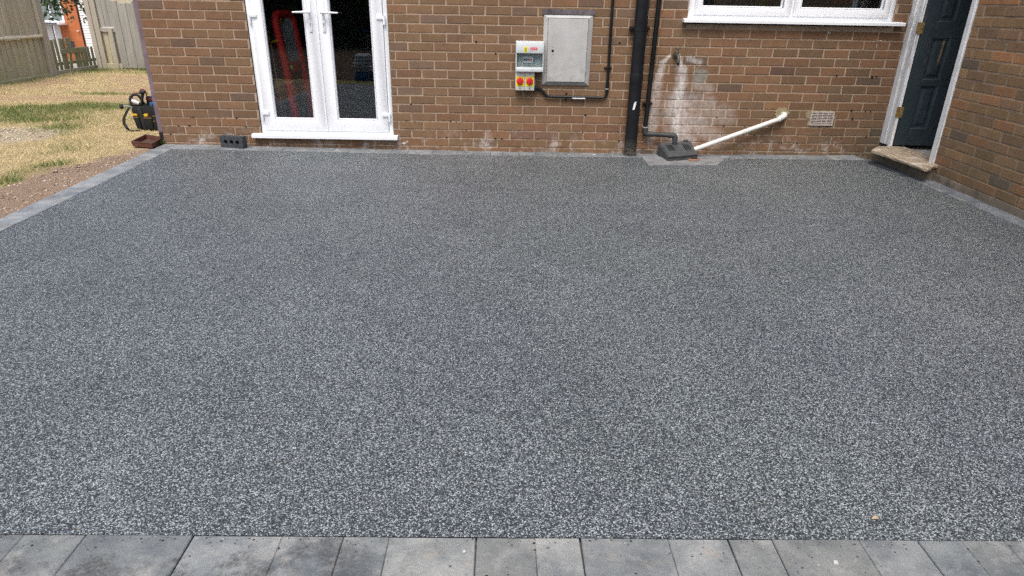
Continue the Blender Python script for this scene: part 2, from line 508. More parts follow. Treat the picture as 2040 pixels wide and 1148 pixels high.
MAT['fence_b'] = fence_mat('silver_grey_fence_wood', (0.20, 0.19, 0.165), (0.43, 0.415, 0.365), (0.16, 0.145, 0.11), (-0.05, 0.25), 0.6)
MAT['fence_c'] = fence_mat('mossy_picket_wood', (0.18, 0.17, 0.11), (0.38, 0.36, 0.25), (0.20, 0.205, 0.085), (0.0, 0.7), 0.7)
n = NT('far_orange_brick', 0.9, 0.1)
bt = n.node('ShaderNodeTexBrick')
n.put(bt.inputs['Vector'], n.vmul(n.pos, (1, 1, 1)))
c = n.ramp(n.noise(4, 5, 0.6), [(0.3, (0.40, 0.125, 0.05)), (0.7, (0.52, 0.18, 0.075))])
n.color(c)
MAT['far_brick'] = n.m
MAT['cladding'] = simple('white_cladding', (0.74, 0.72, 0.70), 0.6, var=0.05, scale=2)
MAT['far_dark'] = simple('dark_blue_grey_trim', (0.055, 0.06, 0.08), 0.5)
MAT['far_glass'] = simple('far_window_glass', (0.20, 0.25, 0.24), 0.08, 0.8, var=0.5, scale=2)
MAT['leaf'] = attr_mat('tree_leaf', 0.55, 0.3)
MAT['bark'] = simple('grey_bark', (0.10, 0.085, 0.065), 0.9, var=0.3)
MAT['hedge'] = attr_mat('hedge_leaf', 0.7, 0.2)
MAT['dry_leaf'] = simple('dry_leaf', (0.46, 0.35, 0.23), 0.8)
MAT['yellow_verge'] = simple('dry_verge_grass', (0.22, 0.19, 0.075), 0.95, 0.05, var=0.4, scale=30, bump=0.8)
MAT['lime'] = simple('lime_splash', (0.50, 0.49, 0.45), 0.9)


# ------------------------------------------------------------------ mesh helpers
class MB:
    def __init__(s):
        s.v, s.f = [], []

    def add(s, vs, fs):
        o = len(s.v)
        s.v += [tuple(p) for p in vs]
        s.f += [tuple(i + o for i in f) for f in fs]
        return s

    def box(s, x0, x1, y0, y1, z0, z1):
        vs = [(x, y, z) for z in (z0, z1) for y in (y0, y1) for x in (x0, x1)]
        return s.add(vs, [(0, 2, 3, 1), (4, 5, 7, 6), (0, 1, 5, 4), (2, 6, 7, 3), (0, 4, 6, 2), (1, 3, 7, 5)])

    def cbox(s, x0, x1, y0, y1, z0, z1, c=0.004, seg=1, mat=None):
        bm = bmesh.new()
        bmesh.ops.create_cube(bm, size=1)
        for v in bm.verts:
            v.co = Vector(((x0 + x1) / 2 + v.co.x * (x1 - x0), (y0 + y1) / 2 + v.co.y * (y1 - y0), (z0 + z1) / 2 + v.co.z * (z1 - z0)))
        bmesh.ops.bevel(bm, geom=bm.edges[:], offset=c, segments=seg, affect='EDGES', profile=0.5)
        if mat:
            bm.transform(mat)
        bm.verts.index_update()
        s.add([v.co[:] for v in bm.verts], [[v.index for v in f.verts] for f in bm.faces])
        bm.free()
        return s

    def prism(s, poly, z0, z1, axis='z'):
        k = len(poly)
        def P(a, b, h):
            return (a, b, h) if axis == 'z' else ((a, h, b) if axis == 'y' else (h, a, b))
        vs = [P(a, b, z0) for a, b in poly] + [P(a, b, z1) for a, b in poly]
        fs = [tuple(range(k))[::-1], tuple(range(k, 2 * k))] + [(i, (i + 1) % k, (i + 1) % k + k, i + k) for i in range(k)]
        return s.add(vs, fs)

    def tube(s, path, r, seg=12, cap=True):
        path = [Vector(p) for p in path]
        n = len(path)
        rs = r if isinstance(r, (list, tuple)) else [r] * n
        tang = []
        for i in range(n):
            a = path[max(i - 1, 0)]
            b = path[min(i + 1, n - 1)]
            tang.append((b - a).normalized())
        nrm = tang[0].orthogonal().normalized()
        vs = []
        for i in range(n):
            if i:
                nrm = (nrm - tang[i] * nrm.dot(tang[i])).normalized()
            bn = tang[i].cross(nrm)
            for k in range(seg):
                a = 2 * math.pi * k / seg
                vs.append(path[i] + (nrm * math.cos(a) + bn * math.sin(a)) * rs[i])
        fs = [(i * seg + k, i * seg + (k + 1) % seg, (i + 1) * seg + (k + 1) % seg, (i + 1) * seg + k) for i in range(n - 1) for k in range(seg)]
        if cap:
            fs += [tuple(range(seg))[::-1], tuple(range((n - 1) * seg, n * seg))]
        return s.add([v[:] for v in vs], fs)

    def disc(s, c, r, axis='y', h=0.004, seg=20):
        d = Vector({'y': (0, 1, 0), 'x': (1, 0, 0), 'z': (0, 0, 1)}[axis])
        return s.tube([Vector(c) - d * h / 2, Vector(c) + d * h / 2], r, seg)

    def build(s, name, mat, parent=None, smooth=True, kind=None, color=None):
        me = bpy.data.meshes.new(name)
        me.from_pydata(s.v, [], s.f)
        me.validate()
        bm = bmesh.new()
        bm.from_mesh(me)
        bmesh.ops.recalc_face_normals(bm, faces=bm.faces[:])
        bm.to_mesh(me)
        bm.free()
        me.materials.append(MAT[mat])
        if smooth:
            me.shade_smooth()
            me.set_sharp_from_angle(angle=R(38))
        o = bpy.data.objects.new(name, me)
        COL.objects.link(o)
        if parent is not None:
            o.parent = parent
        if kind:
            o['kind'] = kind
        if color is not None:
            o.color = (*color, 1)
        return o


def tag(o, label, cat, group=None):
    o['label'] = label
    o['category'] = cat
    if group:
        o['group'] = group
    return o


def thing(name, label, cat, loc=(0, 0, 0), rotz=0.0, group=None):
    o = bpy.data.objects.new(name, None)
    o.empty_display_size = 0.1
    COL.objects.link(o)
    o.location = loc
    o.rotation_euler = (0, 0, rotz)
    return tag(o, label, cat, group)


def fillet(pts, rad, n=6):
    pts = [Vector(p) for p in pts]
    out = [pts[0]]
    for i in range(1, len(pts) - 1):
        a, b, c = pts[i - 1], pts[i], pts[i + 1]
        d1, d2 = (a - b).normalized(), (c - b).normalized()
        ang = d1.angle(d2)
        t = min(rad / math.tan(ang / 2), (a - b).length * 0.49, (c - b).length * 0.49)
        p, q = b + d1 * t, b + d2 * t
        for k in range(n + 1):
            u = k / n
            out.append(p * (1 - u) ** 2 + b * 2 * u * (1 - u) + q * u * u)
    out.append(pts[-1])
    return out


def mesh_arrays(name, V, F, mat, cols=None, parent=None, smooth=False, kind=None, fsize=4):
    """fast mesh from numpy arrays; F is (n, fsize)"""
    me = bpy.data.meshes.new(name)
    nv, nf = len(V), len(F)
    me.vertices.add(nv)
    me.vertices.foreach_set('co', np.asarray(V, np.float32).ravel())
    me.loops.add(nf * fsize)
    me.loops.foreach_set('vertex_index', np.asarray(F, np.int32).ravel())
    me.polygons.add(nf)
    me.polygons.foreach_set('loop_start', np.arange(0, nf * fsize, fsize, dtype=np.int32))
    me.update(calc_edges=True)
    if cols is not None:
        a = me.color_attributes.new('col', 'FLOAT_COLOR', 'POINT')
        c4 = np.ones((nv, 4), np.float32)
        c4[:, :3] = cols
        a.data.foreach_set('color', c4.ravel())
    me.materials.append(MAT[mat])
    if smooth:
        me.shade_smooth()
    o = bpy.data.objects.new(name, me)
    COL.objects.link(o)
    if parent is not None:
        o.parent = parent
    if kind:
        o['kind'] = kind
    return o


# value noise for the lawn's colouring and relief
_PERM = RNG.random((256, 256))


def vnoise(x, y):
    xi, yi = np.floor(x).astype(int), np.floor(y).astype(int)
    fx, fy = x - xi, y - yi
    fx, fy = fx * fx * (3 - 2 * fx), fy * fy * (3 - 2 * fy)
    g = lambda a, b: _PERM[a % 256, b % 256]
    return (g(xi, yi) * (1 - fx) + g(xi + 1, yi) * fx) * (1 - fy) + (g(xi, yi + 1) * (1 - fx) + g(xi + 1, yi + 1) * fx) * fy


def fbm(x, y, o=4):
    t, a, n_ = 0, 0.5, 0
    for k in range(o):
        t = t + a * vnoise(x * 2 ** k + 17 * k, y * 2 ** k + 5 * k)
        n_ += a
        a *= 0.5
    return t / n_


def sstep(a, b, v):
    t = np.clip((v - a) / (b - a), 0, 1)
    return t * t * (3 - 2 * t)


# ------------------------------------------------------------------ ground shapes
def dip(x, y):
    """the patio sags by about 2 cm in the middle of the wall"""
    a = max(0.0, 1 - ((x - 3.6) / 3.1) ** 2)
    b = min(1.0, max(0.0, 1 + y / 1.9))
    return -0.022 * a * b * b * (3 - 2 * b)


def back_in(x):
    return -float(np.interp(x, [0.0, 0.08, 0.77, 1.4, 2.3, 3.0, 4.13, 5.05, 6.0, 6.30], [.215, .213, .200, .172, .187, .181, .166, .166, .195, .212]))


def left_in(y):
    return 0.060 - 0.0445 * (y + 0.10)


def left_out(y):
    return -0.095 - 0.0445 * (y + 0.10)


RIGHT_IN = 6.302
FRONT_IN, FRONT_OUT = -4.808, -4.985


def side_x(y):
    return 6.47 + 0.035 * (y + 1)


# resin surface: a grid clipped to the edging's inner line
def resin():
    ys = np.concatenate([np.linspace(FRONT_IN, -2.0, 8), np.linspace(-1.8, 0, 10)])
    xs = np.linspace(0, 1, 40)
    V, F = [], []
    for j, v in enumerate(ys):
        for i, u in enumerate(xs):
            x = left_in(v) - 0.004 + u * (RIGHT_IN + 0.004 - left_in(v) + 0.004)
            if j >= len(ys) - 10:
                t = (v + 1.8) / 1.8
                y = -1.8 + t * (back_in(x) + 0.004 + 1.8)
            else:
                y = v
            V.append((x, y, dip(x, y) - 0.001))
    nx = len(xs)
    for j in range(len(ys) - 1):
        for i in range(nx - 1):
            F.append((j * nx + i, j * nx + i + 1, (j + 1) * nx + i + 1, (j + 1) * nx + i))
    return mesh_arrays('resin_patio', V, F, 'resin', kind='structure', smooth=True)


resin()

# ------------------------------------------------------------------ edging pavers
PALETTE = [(0.235, 0.24, 0.23), (0.185, 0.198, 0.20), (0.205, 0.215, 0.213), (0.172, 0.185, 0.19), (0.20, 0.205, 0.195), (0.175, 0.185, 0.183), (0.15, 0.16, 0.163)]


def paver(parent, quad, z=0.0, col=None, th=0.05):
    """quad: four (x, y) corners; a block with a small chamfer"""
    cx = sum(p[0] for p in quad) / 4
    cy = sum(p[1] for p in quad) / 4
    def ins(p, d):
        v = Vector((cx - p[0], cy - p[1]))
        L = v.length
        return (p[0] + v.x / L * d, p[1] + v.y / L * d)
    mb = MB()
    dz = random.uniform(-0.0012, 0.0012)
    zz = [dip(p[0], p[1]) + z + dz + random.uniform(-.0006, .0006) for p in quad]
    a = [(*p, h - th) for p, h in zip(quad, zz)]
    b = [(*p, h - 0.0024) for p, h in zip(quad, zz)]
    c_ = [(*ins(p, 0.0030), h) for p, h in zip(quad, zz)]
    mb.add(a + b + c_, [(3, 2, 1, 0), (8, 9, 10, 11)] + [(i, (i + 1) % 4, (i + 1) % 4 + 4, i + 4) for i in range(4)] +
           [(i + 4, (i + 1) % 4 + 4, (i + 1) % 4 + 8, i + 8) for i in range(4)])
    c0 = col or random.choice(PALETTE)
    if not col and cy > -4.7:
        c0 = (.200 + .35 * (c0[0] - .17), .213 + .35 * (c0[1] - .18), .226 + .3 * (c0[2] - .18)) if cx < 0.35 else (.168 + .3 * (c0[0] - .17), .180 + .3 * (c0[1] - .18), .190 + .3 * (c0[2] - .18))
    k = random.uniform(0.88, 1.12)
    return mb.build('paver', 'paver', parent, smooth=False, color=tuple(v * k for v in c0))


def run(total, seq=None):
    out, t = [], 0.0
    while t < total:
        L = random.choice([0.222, 0.222, 0.152, 0.152, 0.112])
        out.append((t, min(t + L, total)))
        t += L
    return out


G = 0.0009
# front course, joints where the photograph has them
bed = MB().box(0.05, 6.46, FRONT_OUT - 0.1, FRONT_IN, -0.06, -0.014).build('front_edging', 'bedding', kind='structure', smooth=False)
js = [1.993, 2.258, 2.480, 2.633, 2.749, 2.968, 3.117, 3.230, 3.452, 3.604, 3.715, 3.937, 4.088, 4.200]
fx = [1.993]
while fx[0] > 0.2:
    fx.insert(0, fx[0] - random.choice([0.222, 0.152, 0.112]))
fx += js[1:]
while fx[-1] < 6.2:
    fx.append(fx[-1] + random.choice([0.222, 0.152, 0.112]))
for a, b in zip(fx[:-1], fx[1:]):
    sk = random.uniform(-.003, .003)
    paver(bed, [(a + G, FRONT_OUT), (b - G, FRONT_OUT), (b - G + sk, FRONT_IN - 0.001), (a + G + sk, FRONT_IN - 0.001)])
# left course
bed = MB().prism([(left_out(-4.8), -4.8), (left_in(-4.8), -4.8), (left_in(-0.1), -0.1), (left_out(-0.1), -0.1)], -0.06, -0.014).build('left_edging', 'bedding', kind='structure', smooth=False)
for a, b in run(4.6):
    y0, y1 = -0.20 - a - G, -0.20 - b + G
    paver(bed, [(left_out(y1), y1), (left_in(y1), y1), (left_in(y0), y0), (left_out(y0), y0)], 0.002)
# back course
poly = [(-0.10, 0.0), (-0.10, -0.2)] + [(x, back_in(x)) for x in np.linspace(0.06, 6.30, 14)] + [(6.49, -0.2), (6.49, 0.0)]
bed = MB().prism(poly, -0.07, -0.040).build('back_edging', 'bedding', kind='structure', smooth=False)
paver(bed, [(-0.098, -0.005), (-0.09, -0.198), (0.02, -0.213), (0.01, -0.005)], 0.002)
for a, b in run(6.28):
    x0, x1 = 0.014 + a + G, 0.014 + b - G
    paver(bed, [(x0, -0.004), (x0, back_in(x0)), (x1, back_in(x1)), (x1, -0.004)], 0.001)
# right course
def rout(y):
    return side_x(y) - 0.012


bed = MB().prism([(RIGHT_IN, -0.22), (RIGHT_IN, -4.8), (rout(-4.8), -4.8), (rout(-0.22), -0.22)], -0.06, -0.014).build('right_edging', 'bedding', kind='structure', smooth=False)
for a, b in run(4.58):
    y0, y1 = -0.215 - a - G, -0.215 - b + G
    paver(bed, [(RIGHT_IN, y0), (RIGHT_IN, y1), (rout(y1), y1), (rout(y0), y0)], 0.001, (0.150, 0.162, 0.180))

# cement surround below the gully, with a broken terracotta edge
gs = MB()
sp = [(4.27, -0.160), (4.265, -0.50), (4.872, -0.468), (5.03, -0.20), (5.0, -0.160)]
gs.prism(sp, -0.06, -0.013)
gsur = gs.build('gully_surround', 'grey_cement', smooth=False, kind='structure')
MB().prism([(4.655, -0.33), (4.745, -0.322), (4.785, -0.225), (4.68, -0.232)], -0.02, -0.004).build('terracotta_edge', 'terracotta', gsur, smooth=False)
MB().prism([(4.688, -0.285), (4.752, -0.278), (4.762, -0.236), (4.70, -0.24)], -0.02, -0.0015).build('drain_hole', 'hole', gsur, smooth=False)

# ------------------------------------------------------------------ brick walls
CH, CO = 0.075, 0.0125   # course height, half joint handled below
_bcache = {}


def brick_mesh(L, H):
    key = (round(L * 200), round(H * 200), random.randrange(4))
    if key in _bcache:
        return _bcache[key]
    j = lambda s=0.0012: random.uniform(-s, s)
    c = 0.0026
    D = 0.05
    vs, fs = [], []
    cor = [(0, 0), (L, 0), (L, H), (0, H)]
    cor = [(x + j(), z + j()) for x, z in cor]
    # outline with a mid point on the long edges so the arrises are not ruler straight
    out = [cor[0], (L * random.uniform(.3, .7), j()), cor[1], cor[2], (L * random.uniform(.3, .7), H + j()), cor[3]]
    k = len(out)
    for x, z in out:
        vs.append((x, D, z))
    for x, z in out:
        vs.append((x, c, z))
    for x, z in out:
        ix = min(max(x, c * 1.2 + 0.0), L - c * 1.2)
        iz = min(max(z, c * 1.2), H - c * 1.2)
        vs.append((ix, j(0.0006), iz))
    for i in range(k):
        a, b = i, (i + 1) % k
        fs += [(a, b, b + k, a + k), (a + k, b + k, b + 2 * k, a + 2 * k)]
    fs.append(tuple(range(2 * k, 3 * k)))
    me = bpy.data.meshes.new('brick')
    me.from_pydata(vs, [], fs)
    bm = bmesh.new()
    bm.from_mesh(me)
    bmesh.ops.recalc_face_normals(bm, faces=bm.faces[:])
    # open at the back: make sure the face looks to -y
    fr = max(bm.faces, key=lambda f: f.calc_area())
    if fr.normal.y > 0:
        bmesh.ops.reverse_faces(bm, faces=bm.faces[:])
    bm.to_mesh(me)
    bm.free()
    me.materials.append(MAT['brick'])
    _bcache[key] = me
    return me


def brick_color(x, z, side):
    p = random.random()
    if side:
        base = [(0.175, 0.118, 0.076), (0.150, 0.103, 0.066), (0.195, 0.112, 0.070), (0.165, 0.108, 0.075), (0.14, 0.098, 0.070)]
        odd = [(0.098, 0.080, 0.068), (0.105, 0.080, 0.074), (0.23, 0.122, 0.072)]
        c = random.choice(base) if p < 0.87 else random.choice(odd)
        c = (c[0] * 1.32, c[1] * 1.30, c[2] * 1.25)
    elif x > 4.25:
        base = [(0.225, 0.136, 0.085), (0.200, 0.128, 0.082), (0.208, 0.123, 0.078), (0.188, 0.124, 0.080), (0.235, 0.138, 0.085)]
        odd = [(0.148, 0.094, 0.072), (0.145, 0.104, 0.080), (0.25, 0.145, 0.085)]
        c = random.choice(base) if p < 0.89 else random.choice(odd)
        k = 1 - 0.22 * min(1, max(0, (x - 5.0) / 1.4))  # shade of the inner corner put into the brick colour
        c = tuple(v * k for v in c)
    elif x > 1.9:
        base = [(0.228, 0.152, 0.098), (0.215, 0.147, 0.093), (0.220, 0.140, 0.092), (0.236, 0.156, 0.098), (0.208, 0.139, 0.094)]
        odd = [(0.188, 0.130, 0.098), (0.252, 0.150, 0.093), (0.184, 0.128, 0.095), (0.208, 0.150, 0.115)]
        c = random.choice(base) if p < 0.88 else random.choice(odd)
        if z < 0.36 and random.random() < 0.5:
            c = (c[0] * 1.08, c[1] * 0.98, c[2] * 0.98)
    else:
        base = [(0.230, 0.147, 0.095), (0.208, 0.137, 0.090), (0.222, 0.138, 0.089), (0.214, 0.143, 0.090)]
        odd = [(0.178, 0.124, 0.091), (0.245, 0.145, 0.088), (0.168, 0.122, 0.096)]
        c = random.choice(base) if p < 0.86 else random.choice(odd)
    k = random.uniform(0.9, 1.1)
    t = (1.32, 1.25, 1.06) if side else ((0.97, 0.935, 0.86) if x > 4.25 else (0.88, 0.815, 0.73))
    c = tuple(v * w_ for v, w_ in zip(c, t))
    return tuple(v * k for v in c)


def lay(u0, u1, ztop, zbase, nk0, anchors, openings, ch=CH):
    """bricks as (u, z, L, H, course)"""
    out = []
    k = nk0
    while zbase + k * ch < ztop:
        z0 = zbase + k * ch + 0.0053
        z1 = zbase + (k + 1) * ch - 0.0053
        a, parts = None, []
        for (lo, hi, ev, od) in anchors:
            st = ev if k % 2 == 0 else od
            i0 = math.floor((lo - st) / 0.225) - 1
            x = st + i0 * 0.225
            while x < hi:
                a0, a1 = max(x + 0.0056, lo + 0.003, u0), min(x + 0.2194, hi - 0.003, u1)
                if a1 - a0 > 0.022:
                    parts.append((a0, a1))
                x += 0.225
        for a0, a1 in parts:
            segs = [(a0, a1)]
            for (o0, o1, b0, b1) in openings:
                if z1 > b0 + 0.02 and z0 < b1 - 0.02:
                    ns = []
                    for s0, s1 in segs:
                        if s1 <= o0 or s0 >= o1:
                            ns.append((s0, s1))
                        else:
                            if s0 < o0:
                                ns.append((s0, o0 - 0.002))
                            if s1 > o1:
                                ns.append((o1 + 0.002, s1))
                    segs = ns
            for s0, s1 in segs:
                if s1 - s0 > 0.025:
                    j = random.uniform(-.002, .002)
                    out.append((s0, z0 + random.uniform(-.001, .001), s1 - s0 + j, z1 - z0, k))
        k += 1
    return out


def make_wall(root, bricks, side, want, n_max=300):
    """the bricks that show become parts, the rest one part"""
    want_l = [b for b in bricks if want(b)]
    want_l.sort(key=lambda b: -b[2])
    keep = set(want_l[:n_max])
    V, F, C = [], [], []
    for b in bricks:
        u, z, L, H, k = b
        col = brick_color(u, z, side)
        me = brick_mesh(L, H)
        dy = random.uniform(-0.0015, 0.0015)
        if b in keep:
            o = bpy.data.objects.new('brick', me)
            COL.objects.link(o)
            o.parent = root
            o.location = (u, dy, z)
            o.rotation_euler = (random.uniform(-.006, .006), random.uniform(-.003, .003), random.uniform(-.004, .004))
            o.color = (*col, 1)
        else:
            o0 = len(V)
            for v in me.vertices:
                V.append((v.co.x + u, v.co.y + dy, v.co.z + z))
                C.append(col)
            for f in me.polygons:
                F.append(tuple(i + o0 for i in f.vertices))
    me = bpy.data.meshes.new('bricks_mass')
    me.from_pydata(V, [], F)
    a = me.color_attributes.new('tint', 'FLOAT_COLOR', 'POINT')
    c4 = np.ones((len(V), 4), np.float32)
    c4[:, :3] = C
    a.data.foreach_set('color', c4.ravel())
    me.materials.append(MAT['brick_mass'])
    o = bpy.data.objects.new('remaining_bricks', me)
    COL.objects.link(o)
    o.parent = root
    o['kind'] = 'stuff'


WTOP = 2.85
DOOR = (0.800, 2.012, 0.070, 2.22)
WIN = (4.588, 6.372, 1.105, 2.25)
core = MB()
MY0, MY1 = 0.0042, 0.24
core.box(-0.097, DOOR[0], MY0, MY1, -0.3, WTOP)
core.box(DOOR[0], DOOR[1], MY0, MY1, -0.3, DOOR[2])
core.box(DOOR[0], DOOR[1], MY0, MY1, DOOR[3], WTOP)
core.box(DOOR[1], WIN[0], MY0, MY1, -0.3, WTOP)
core.box(WIN[0], WIN[1], MY0, MY1, -0.3, WIN[2])
core.box(WIN[0], WIN[1], MY0, MY1, WIN[3], WTOP)
core.box(WIN[1], 6.75, MY0, MY1, -0.3, WTOP)
back = core.build('brick_wall', 'mortar', smooth=False)
tag(back, 'long brown brick house wall with white lime streaks below the tap', 'wall', 'brick walls of the house')
ops = [DOOR, WIN]
bricks = lay(-0.100, 6.56, WTOP, 0.018, -2, [(-0.2, 1.0, 0.0, 0.1125), (1.0, 4.18, 0.037, 0.1495), (4.18, 7, 0.0877, 0.2002)], ops)


def seen_back(b):
    u, z, L, H, k = b
    if k < 0 or z > 1.28 or u + L > 6.50:
        return False
    um, zm = u + L / 2, z + H / 2
    if 3.37 < um < 3.76 and 0.60 < zm < 1.15:
        return False
    if 3.14 < um < 3.34 and 0.54 < zm < 0.92:
        return False
    if 5.83 < um < 6.01 and 0.28 < zm < 0.37:
        return False
    if L < 0.06:
        return False
    return True


make_wall(back, bricks, False, seen_back)

# weep and injection holes along the low joints: small dark pits as one part
pits = MB()
for _ in range(46):
    k = random.choice([1, 1, 1, 2, 2, 3, 3, 4, 5])
    x = random.choice([random.uniform(-0.05, 0.75), random.uniform(2.1, 4.1), random.uniform(2.1, 4.1), random.uniform(4.9, 6.4), random.uniform(4.9, 6.4)])
    z = 0.018 + CH * k + random.uniform(-.004, .004)
    r = random.uniform(0.0035, 0.0075)
    pts = [(x + math.cos(t) * r * random.uniform(.7, 1.6), z + math.sin(t) * r * random.uniform(.6, 1.0)) for t in np.linspace(0, 2 * math.pi, 8)[:-1]]
    pits.prism(pts, -0.0022, 0.012, 'y')
for x, z in ((6.30, 0.69), (6.335, 0.695), (6.18, 0.40), (6.20, 0.33), (6.14, 0.15), (5.98, 0.70), (2.94, 0.835), (2.77, 0.93), (4.02, 0.94)):
    pits.disc((x, 0.004, z), random.uniform(0.006, 0.010), 'y', 0.014, 8)
pits.build('mortar_pits', 'hole', back, smooth=False, kind='stuff')

sp_m = MB()
for x, z, rx, rz in ((6.30, 0.995, .011, .007), (6.305, 0.990, .006, .006), (6.275, 0.955, .003, .016), (6.12, 0.905, .004, .004), (6.05, 0.835, .0035, .009), (5.83, 1.055, .004, .012), (5.845, 1.05, .003, .009), (2.10, 0.04, .02, .012), (2.13, 0.055, .012, .009)):
    sp_m.prism([(x + math.cos(t) * rx * random.uniform(.6, 1.2), z + math.sin(t) * rz * random.uniform(.6, 1.2)) for t in np.linspace(0, 2 * math.pi, 9)[:-1]], -0.0022, 0.004, 'y')
sp_m.build('paint_specks', 'lime', back, smooth=False, kind='stuff')

# side wall: local x runs from the inside corner towards the camera, local y into the wall
SU0, SU1, SZ = 0.835, 0.890, 2.06
side = MB()
side.box(0.892, 5.2, MY0, 0.24, -0.3, WTOP)
side.box(-0.2, 0.892, MY0, 0.24, SZ + 0.06, WTOP)
side = side.build('brick_wall', 'mortar', smooth=False)
tag(side, 'brown brick side wall to the near side of the dark open door', 'wall', 'brick walls of the house')
side.location = (side_x(0), 0, 0)
side.rotation_euler = (0, 0, R(-92.0))
sb = lay(0.0, 5.2, WTOP, 0.051, 0, [(0.0, 5.3, 0.985, 1.105)], [(-0.1, 0.892, -1, SZ + 0.06)], 0.0725)
make_wall(side, sb, True, lambda b: b[0] < 2.25 and b[1] < 1.30 and b[2] > 0.05)
pl = MB()
us = np.linspace(0.885, 5.2, 30)
V, F = [], []
for i, u in enumerate(us):
    a, b_ = random.uniform(-.004, .004), random.uniform(-.003, .003)
    pw = 0.012 + 0.018 * max(0, 1 - (u - 0.9) / 1.0)
    V += [(u, 0.02, 0.0525), (u, -0.010 + a * .5, 0.0515 + b_ * .3), (u, -0.014 + a, 0.03), (u, -0.014 + a, -0.05)]
for i in range(len(us) - 1):
    for k in range(3):
        F.append((i * 4 + k, i * 4 + k + 1, (i + 1) * 4 + k + 1, (i + 1) * 4 + k))
pl.add(V, F)
pl.build('concrete_plinth', 'plinth', side)

# ------------------------------------------------------------------ the house behind the walls
roof = MB().box(-0.097, 9.5, 0.0, 5.2, WTOP + 0.001, WTOP + 0.15).box(side_x(-5.2) + 0.0, 9.5, -5.2, -0.001, WTOP + 0.001, WTOP + 0.15)
roof.build('unseen_roof', 'slate', smooth=False, kind='structure')  # unseen slab over the rooms, added to keep sky light out
rm = MB()
rm.box(-0.05, -0.01, MY1, 5.0, -0.1, WTOP)
rm.box(-0.05, 8.8, 5.0, 5.05, -0.1, WTOP)
rm.box(4.3, 4.34, MY1, 5.0, 0.0, WTOP)
rm.box(8.8, 8.85, -5, 5.05, -0.1, WTOP)
rm.box(6.76, 8.8, 1.4, 1.44, 0.0, WTOP)
rm.build('room_walls', 'room', smooth=False, kind='structure')
MB().box(-0.01, 4.3, MY1, 5.0, 0.02, 0.10).box(4.34, 6.7, MY1, 5.0, 0.02, 0.10).build('room_floor', 'room_floor', smooth=False, kind='structure')
MB().box(6.58, 8.8, -5.0, 1.4, -0.02, 0.088).build('porch_floor', 'concrete_floor', smooth=False, kind='structure')


# ------------------------------------------------------------------ white french doors
def mitred(mb, x0, x1, z0, z1, w, y0, y1, wb=None, ins=0.0):
    """a rectangular frame of four mitred members; wb: bottom member's width"""
    wb = w if wb is None else wb
    o = [(x0, z0), (x1, z0), (x1, z1), (x0, z1)]
    i = [(x0 + w, z0 + wb), (x1 - w, z0 + wb), (x1 - w, z1 - w), (x0 + w, z1 - w)]
    vs = []
    for (px, pz) in o:
        vs.append((px, y1, pz))
    for (px, pz) in o:
        vs.append((px, y0 + ins, pz))
    e = 0.006 if ins else 0.0
    for (px, pz), sx, sz in zip(o, (1, -1, -1, 1), (1, 1, -1, -1)):
        vs.append((px + e * sx, y0, pz + e * sz))
    for (px, pz), sx, sz in zip(i, (1, -1, -1, 1), (1, 1, -1, -1)):
        vs.append((px - e * sx, y0, pz - e * sz))
    for (px, pz) in i:
        vs.append((px, y0 + ins, pz))
    for (px, pz) in i:
        vs.append((px, y1, pz))
    fs = []
    for r in range(5):
        for k in range(4):
            a, b = k, (k + 1) % 4
            fs.append((r * 4 + a, r * 4 + b, (r + 1) * 4 + b, (r + 1) * 4 + a))
    for k in range(4):
        a, b = k, (k + 1) % 4
        fs.append((20 + a, 20 + b, b, a))
    mb.add(vs, fs)
    return mb


fd = thing('french_doors', 'white double glazed french doors with lever handles and a red barrier behind', 'doors', (1.406, 0.03, 0.112))


def rel(mb, name, mat, root, parent=None, **k):
    """build world-coordinate geometry under a thing whose Empty stands elsewhere"""
    lx, ly, lz = root.location
    if root.rotation_euler.z:
        mw = (Matrix.Translation(root.location) @ Matrix.Rotation(root.rotation_euler.z, 4, 'Z')).inverted()
        mb.v = [tuple(mw @ Vector(p)) for p in mb.v]
    else:
        mb.v = [(a - lx, b - ly, c - lz) for a, b, c in mb.v]
    return mb.build(name, mat, parent if parent is not None else root, **k)


rel(mitred(MB(), 0.806, 2.007, 0.113, 2.20, 0.036, 0.014, 0.085, 0.026, 0.003), 'frame', 'upvc', fd)
rel(MB().box(0.8005, 0.8055, 0.012, 0.08, 0.12, 2.2).box(2.0075, 2.0115, 0.012, 0.08, 0.12, 2.2), 'sealant_joint', 'gasket', fd, smooth=False)
sillmb = MB().prism([(-0.062, 0.080), (-0.062, 0.106), (-0.054, 0.112), (0.02, 0.1135), (0.02, 0.080)], 0.730, 2.050, 'x')
rel(sillmb, 'sill', 'upvc', fd)


def leaf_door(x0, x1, g0, g1, zb, label=None):
    zt = 2.160
    mb = mitred(MB(), x0, x1, 0.140, zt, g0 - x0 - 0.016, 0.000, 0.060, zb - 0.140 - 0.016, 0.004)
    lf = rel(mb, 'door_leaf', 'upvc', fd)
    # asymmetrical stiles are evened out by the meeting strip
    bead = mitred(MB(), g0 - 0.017, g1 + 0.017, zb - 0.017, zt - 0.085, 0.015, 0.005, 0.03, None, 0.008)
    rel(bead, 'glazing_bead', 'upvc', fd, lf)
    gk = mitred(MB(), g0 - 0.003, g1 + 0.003, zb - 0.003, zt - 0.10, 0.004, 0.0215, 0.032)
    rel(gk, 'gasket', 'gasket', fd, lf, smooth=False)
    rel(MB().box(g0 - 0.004, g1 + 0.004, 0.024, 0.028, zb - 0.004, zt - 0.10), 'glass_pane', 'glass', fd, lf, smooth=False)
    return lf


